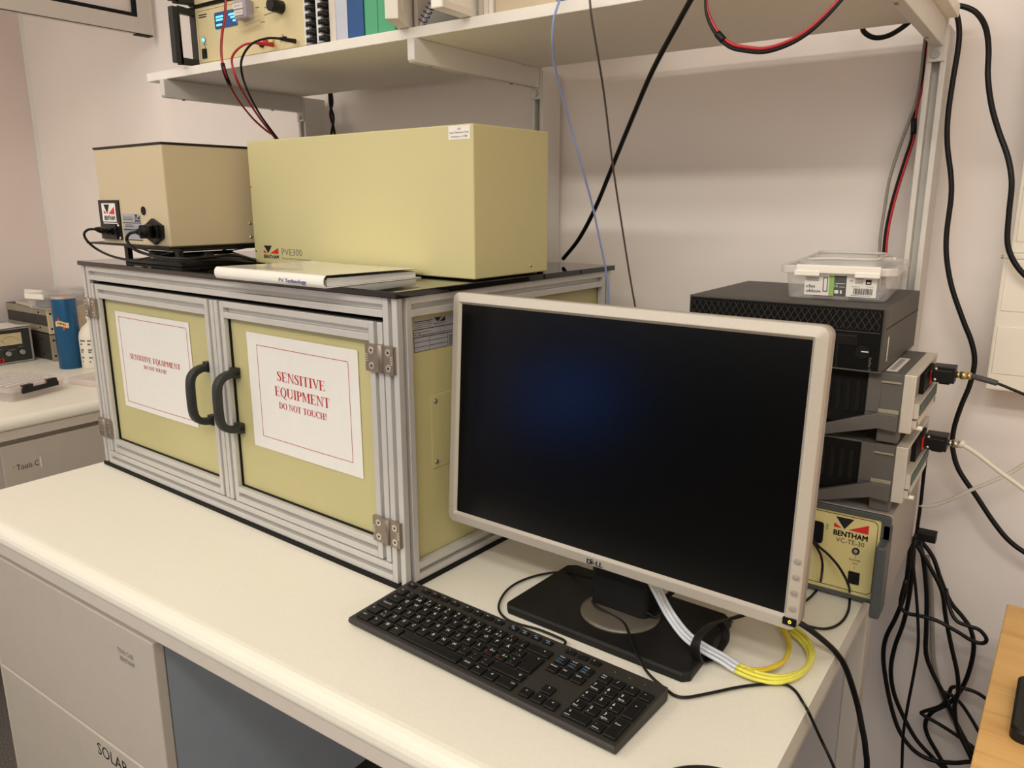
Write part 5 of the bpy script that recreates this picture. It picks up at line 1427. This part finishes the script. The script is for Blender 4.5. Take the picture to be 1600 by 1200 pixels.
cable('thin_cable', path('loopB'), .0019, 'cable_black', 'thin black cable hanging from the yellow front panel socket behind the monitor')
cable('keyboard_cable', path('kbcab'), .0018, 'cable_black', 'thin black cable looping left of the monitor stand from the keyboard')
cable('mouse_cable', path('mouse'), .0019, 'cable_black', 'thin black cable crossing the stand and bench, passing the keyboard corner')
BG = 'black cables hanging beside the right bench end'
LBL = ['black cable in the hanging bundle, the leftmost, bowing out beside the bench leg', 'black cable of the hanging bundle running just inside the leftmost one',
       'thin dark cable hanging straight in front of the bundle', 'black cable of the bundle running straight down against the grey one', 'black cable of the bundle forming a flat loop that sticks out to the right',
       'black cable of the bundle down its middle to the floor tangle', 'black cable of the bundle bowing out farthest to the right before turning back', 'black cable end making a sharp bend in the low tangle', 'short black cable slanting right through the low tangle']
for i, r in enumerate((.0040, .0040, .0026, .0040, .0034, .0038, .0040, .0034, .0032)):
    cable('power_cable', path('bun%d' % (i + 1)), r, 'cable_black', LBL[i], 'cable', BG)
cable('grey_cable', path('bunG'), .0040, 'cable_grey', 'grey cable among the black ones hanging beside the bench end', 'cable', BG)
# plug cap where the bundle gathers
one('cable_plug', MB().prism(rrect(-.012, .012, -.009, .009, .004, 4), 'x', -.014, .016), 'plastic_black_matte', 'black cable plug at the top of the hanging bundle', 'plug', (.508, .47, .012), .0)
# power and data cords of the beige housing
def cord(k, label, plug, at):
    pts = path(k)
    t = thing('mains_cable' if k == 'iec' else 'data_cable', label, 'cable', pts[0], 0, 'cables of the beige housing')
    p0 = pts[0]
    MB().tube([p - p0 for p in pts[1:]] if k == 'usb' else [p - p0 for p in pts], .0029 if k == 'iec' else .0024, 10).build('wire', 'cable_black', t)
    a = Vector(at) - p0
    plug(t, a, pts[1] - p0)
def cabw(u, v, w_):
    c, s = math.cos(CR), math.sin(CR)
    return (CX + c * u - s * v, CY + s * u + c * v, w_)
def plug_usb(t, a, d):
    e = a + (d - a) * .62
    m = MB().cyl(a, e, .0062, .0068, seg=14).cyl(e, d, .0068, .0036, seg=14)
    m.build('plug', 'plastic_black', t)
    MB().cyl(a - (d - a).normalized() * .001, a + (d - a).normalized() * .010, .0072, seg=4).build('plug_shell', 'nickel', t)
def plug_iec(t, a, d):
    ad = a.normalized()
    m = MB()
    n1 = a * .52
    prof = rrect(-.0125, .0125, -.0085, .0085, .003, 3)
    m.sweep([a, n1], prof, sm=False, up=(0, 0, 1))
    m.cyl(n1, (0, 0, 0), .0085, .0048, seg=16)
    for k in range(4):
        c = n1 * (1 - k * .2)
        m.cyl(c, c * .93, .0088 - k * .0006, seg=16)
    m.build('plug', 'plastic_black', t)
cord('usb', 'thin black cable plugged into the small black socket at the left of the beige housing', plug_usb, cabw(-.8695, .0135, .5338))
cord('iec', 'black mains cable plugged into the six-sided inlet of the beige housing', plug_iec, cabw(-.701, .0135, .5365))
cable('power_cable', path('ulA'), .0034, 'cable_black', 'black cable crossing another behind the left shelf upright, the one farther left at its foot', 'cable', 'crossing cables behind the left upright')
cable('power_cable', path('ulB'), .0034, 'cable_black', 'black cable crossing another behind the left shelf upright, the one farther right at its foot', 'cable', 'crossing cables behind the left upright')

# clear and yellow tubing with straps, by the monitor stand
tb = thing('tubing', 'bundle of clear tubes with yellow ends coiled by the monitor stand', 'tubing', CB['tubes'][5])
p0 = Vector(CB['tubes'][5])
T1 = [p - p0 for p in path('tubes')]
T2 = [p - p0 for p in path('tubes2')]
for k, (dy, dz) in enumerate(((-.0055, .001), (-.001, .004), (.0035, .001), (.007, .004))):
    o_ = Vector((.0005 * k, dy, dz))
    c = catmull([p + o_ for p in T1], 6)
    prof = [(.0026 * math.cos(q * PI / 4), .0026 * math.sin(q * PI / 4)) for q in range(8)]
    MB().sweep(c[:37], prof).build('clear_tube', 'tube_clear', tb)
    MB().sweep(c[36:], prof).build('yellow_tube', 'tube_yellow', tb)
for k, (dy, dz) in enumerate(((-.002, .002), (.003, .002))):
    c = catmull([p + Vector((.0, dy, dz)) for p in T2], 6)
    MB().sweep(c[9:], [(.0028 * math.cos(q * PI / 4), .0028 * math.sin(q * PI / 4)) for q in range(8)]).build('amber_tube', 'tube_amber', tb)
def strap(k, label, tail=None):
    pts = path(k)
    q0 = pts[0]
    m = MB().sweep(catmull([p - q0 for p in pts], 6), rrect(-.0075, .0075, -.0012, .0012, .001, 2), up=(.6, -.2, .3), sm=True)
    if tail: m.sweep(catmull([Vector(p) - q0 for p in tail], 5), rrect(-.0075, .0075, -.0012, .0012, .001, 2), up=(.6, -.2, .3))
    one('cable_strap', m, 'plastic_black_matte', label, 'strap', q0, 0, 'black straps on the tubing')
strap('strap', 'black hook-and-loop strap ringing the tubing at the right of the monitor stand', [(.327, -.085, .045), (.332, -.048, .034), (.352, -.03, .040), (.372, -.022, .047)])
strap('strapL', 'black strap around the tubing close to the monitor neck')

# ================================================================== unseen furniture added behind the camera to shape the monitor's reflection
pt = thing('added_partition', 'added low dark partition, unseen behind the camera, darkening the monitor reflection', 'partition', (-.75, -3.25, -Z0))  # put in so the monitor reflects something dark
MB().box(-1.95, 1.95, -.02, .02, .08, 1.20).build('panel', 'partition_grey', pt, .004)
for x in (-1.6, 1.6): MB().box(x - .03, x + .03, -.25, .25, 0, .0795).build('foot', 'gasket_black', pt)
st = thing('added_table', 'added small table, unseen behind the camera, under the added blue screen', 'table', (-.84, -1.46, -Z0), .62)  # added only to hold up the glowing screen
MB().box(-.24, .24, -.2, .2, .68, .70).build('table_top', 'partition_grey', st, .003)
for x in (-.21, .21):
    for y in (-.17, .17): MB().box(x - .015, x + .015, y - .015, y + .015, 0, .6798).build('leg', 'gasket_black', st)
lt = thing('added_laptop', 'added computer with a glowing blue screen, unseen, tinting the dark monitor reflection', 'added_laptop', (-.84, -1.46, -.0396), PI - .62)  # added glowing screen, source of the blue reflection in the monitor
MB().box(-.16, .16, -.11, .11, 0, .016).build('keyboard_deck', 'plastic_black', lt, .003)
lid = MB().prism([(.104, .0165), (.112, .0165), (.150, .235), (.142, .235)], 'x', -.16, .16).build('lid', 'plastic_black', lt)
m = MB().poly([(-.145, .1043, .030), (.145, .1043, .030), (.145, .1382, .225), (-.145, .1382, .225)])
m.build('screen', 'added_screen_glow', lid, normals=False)
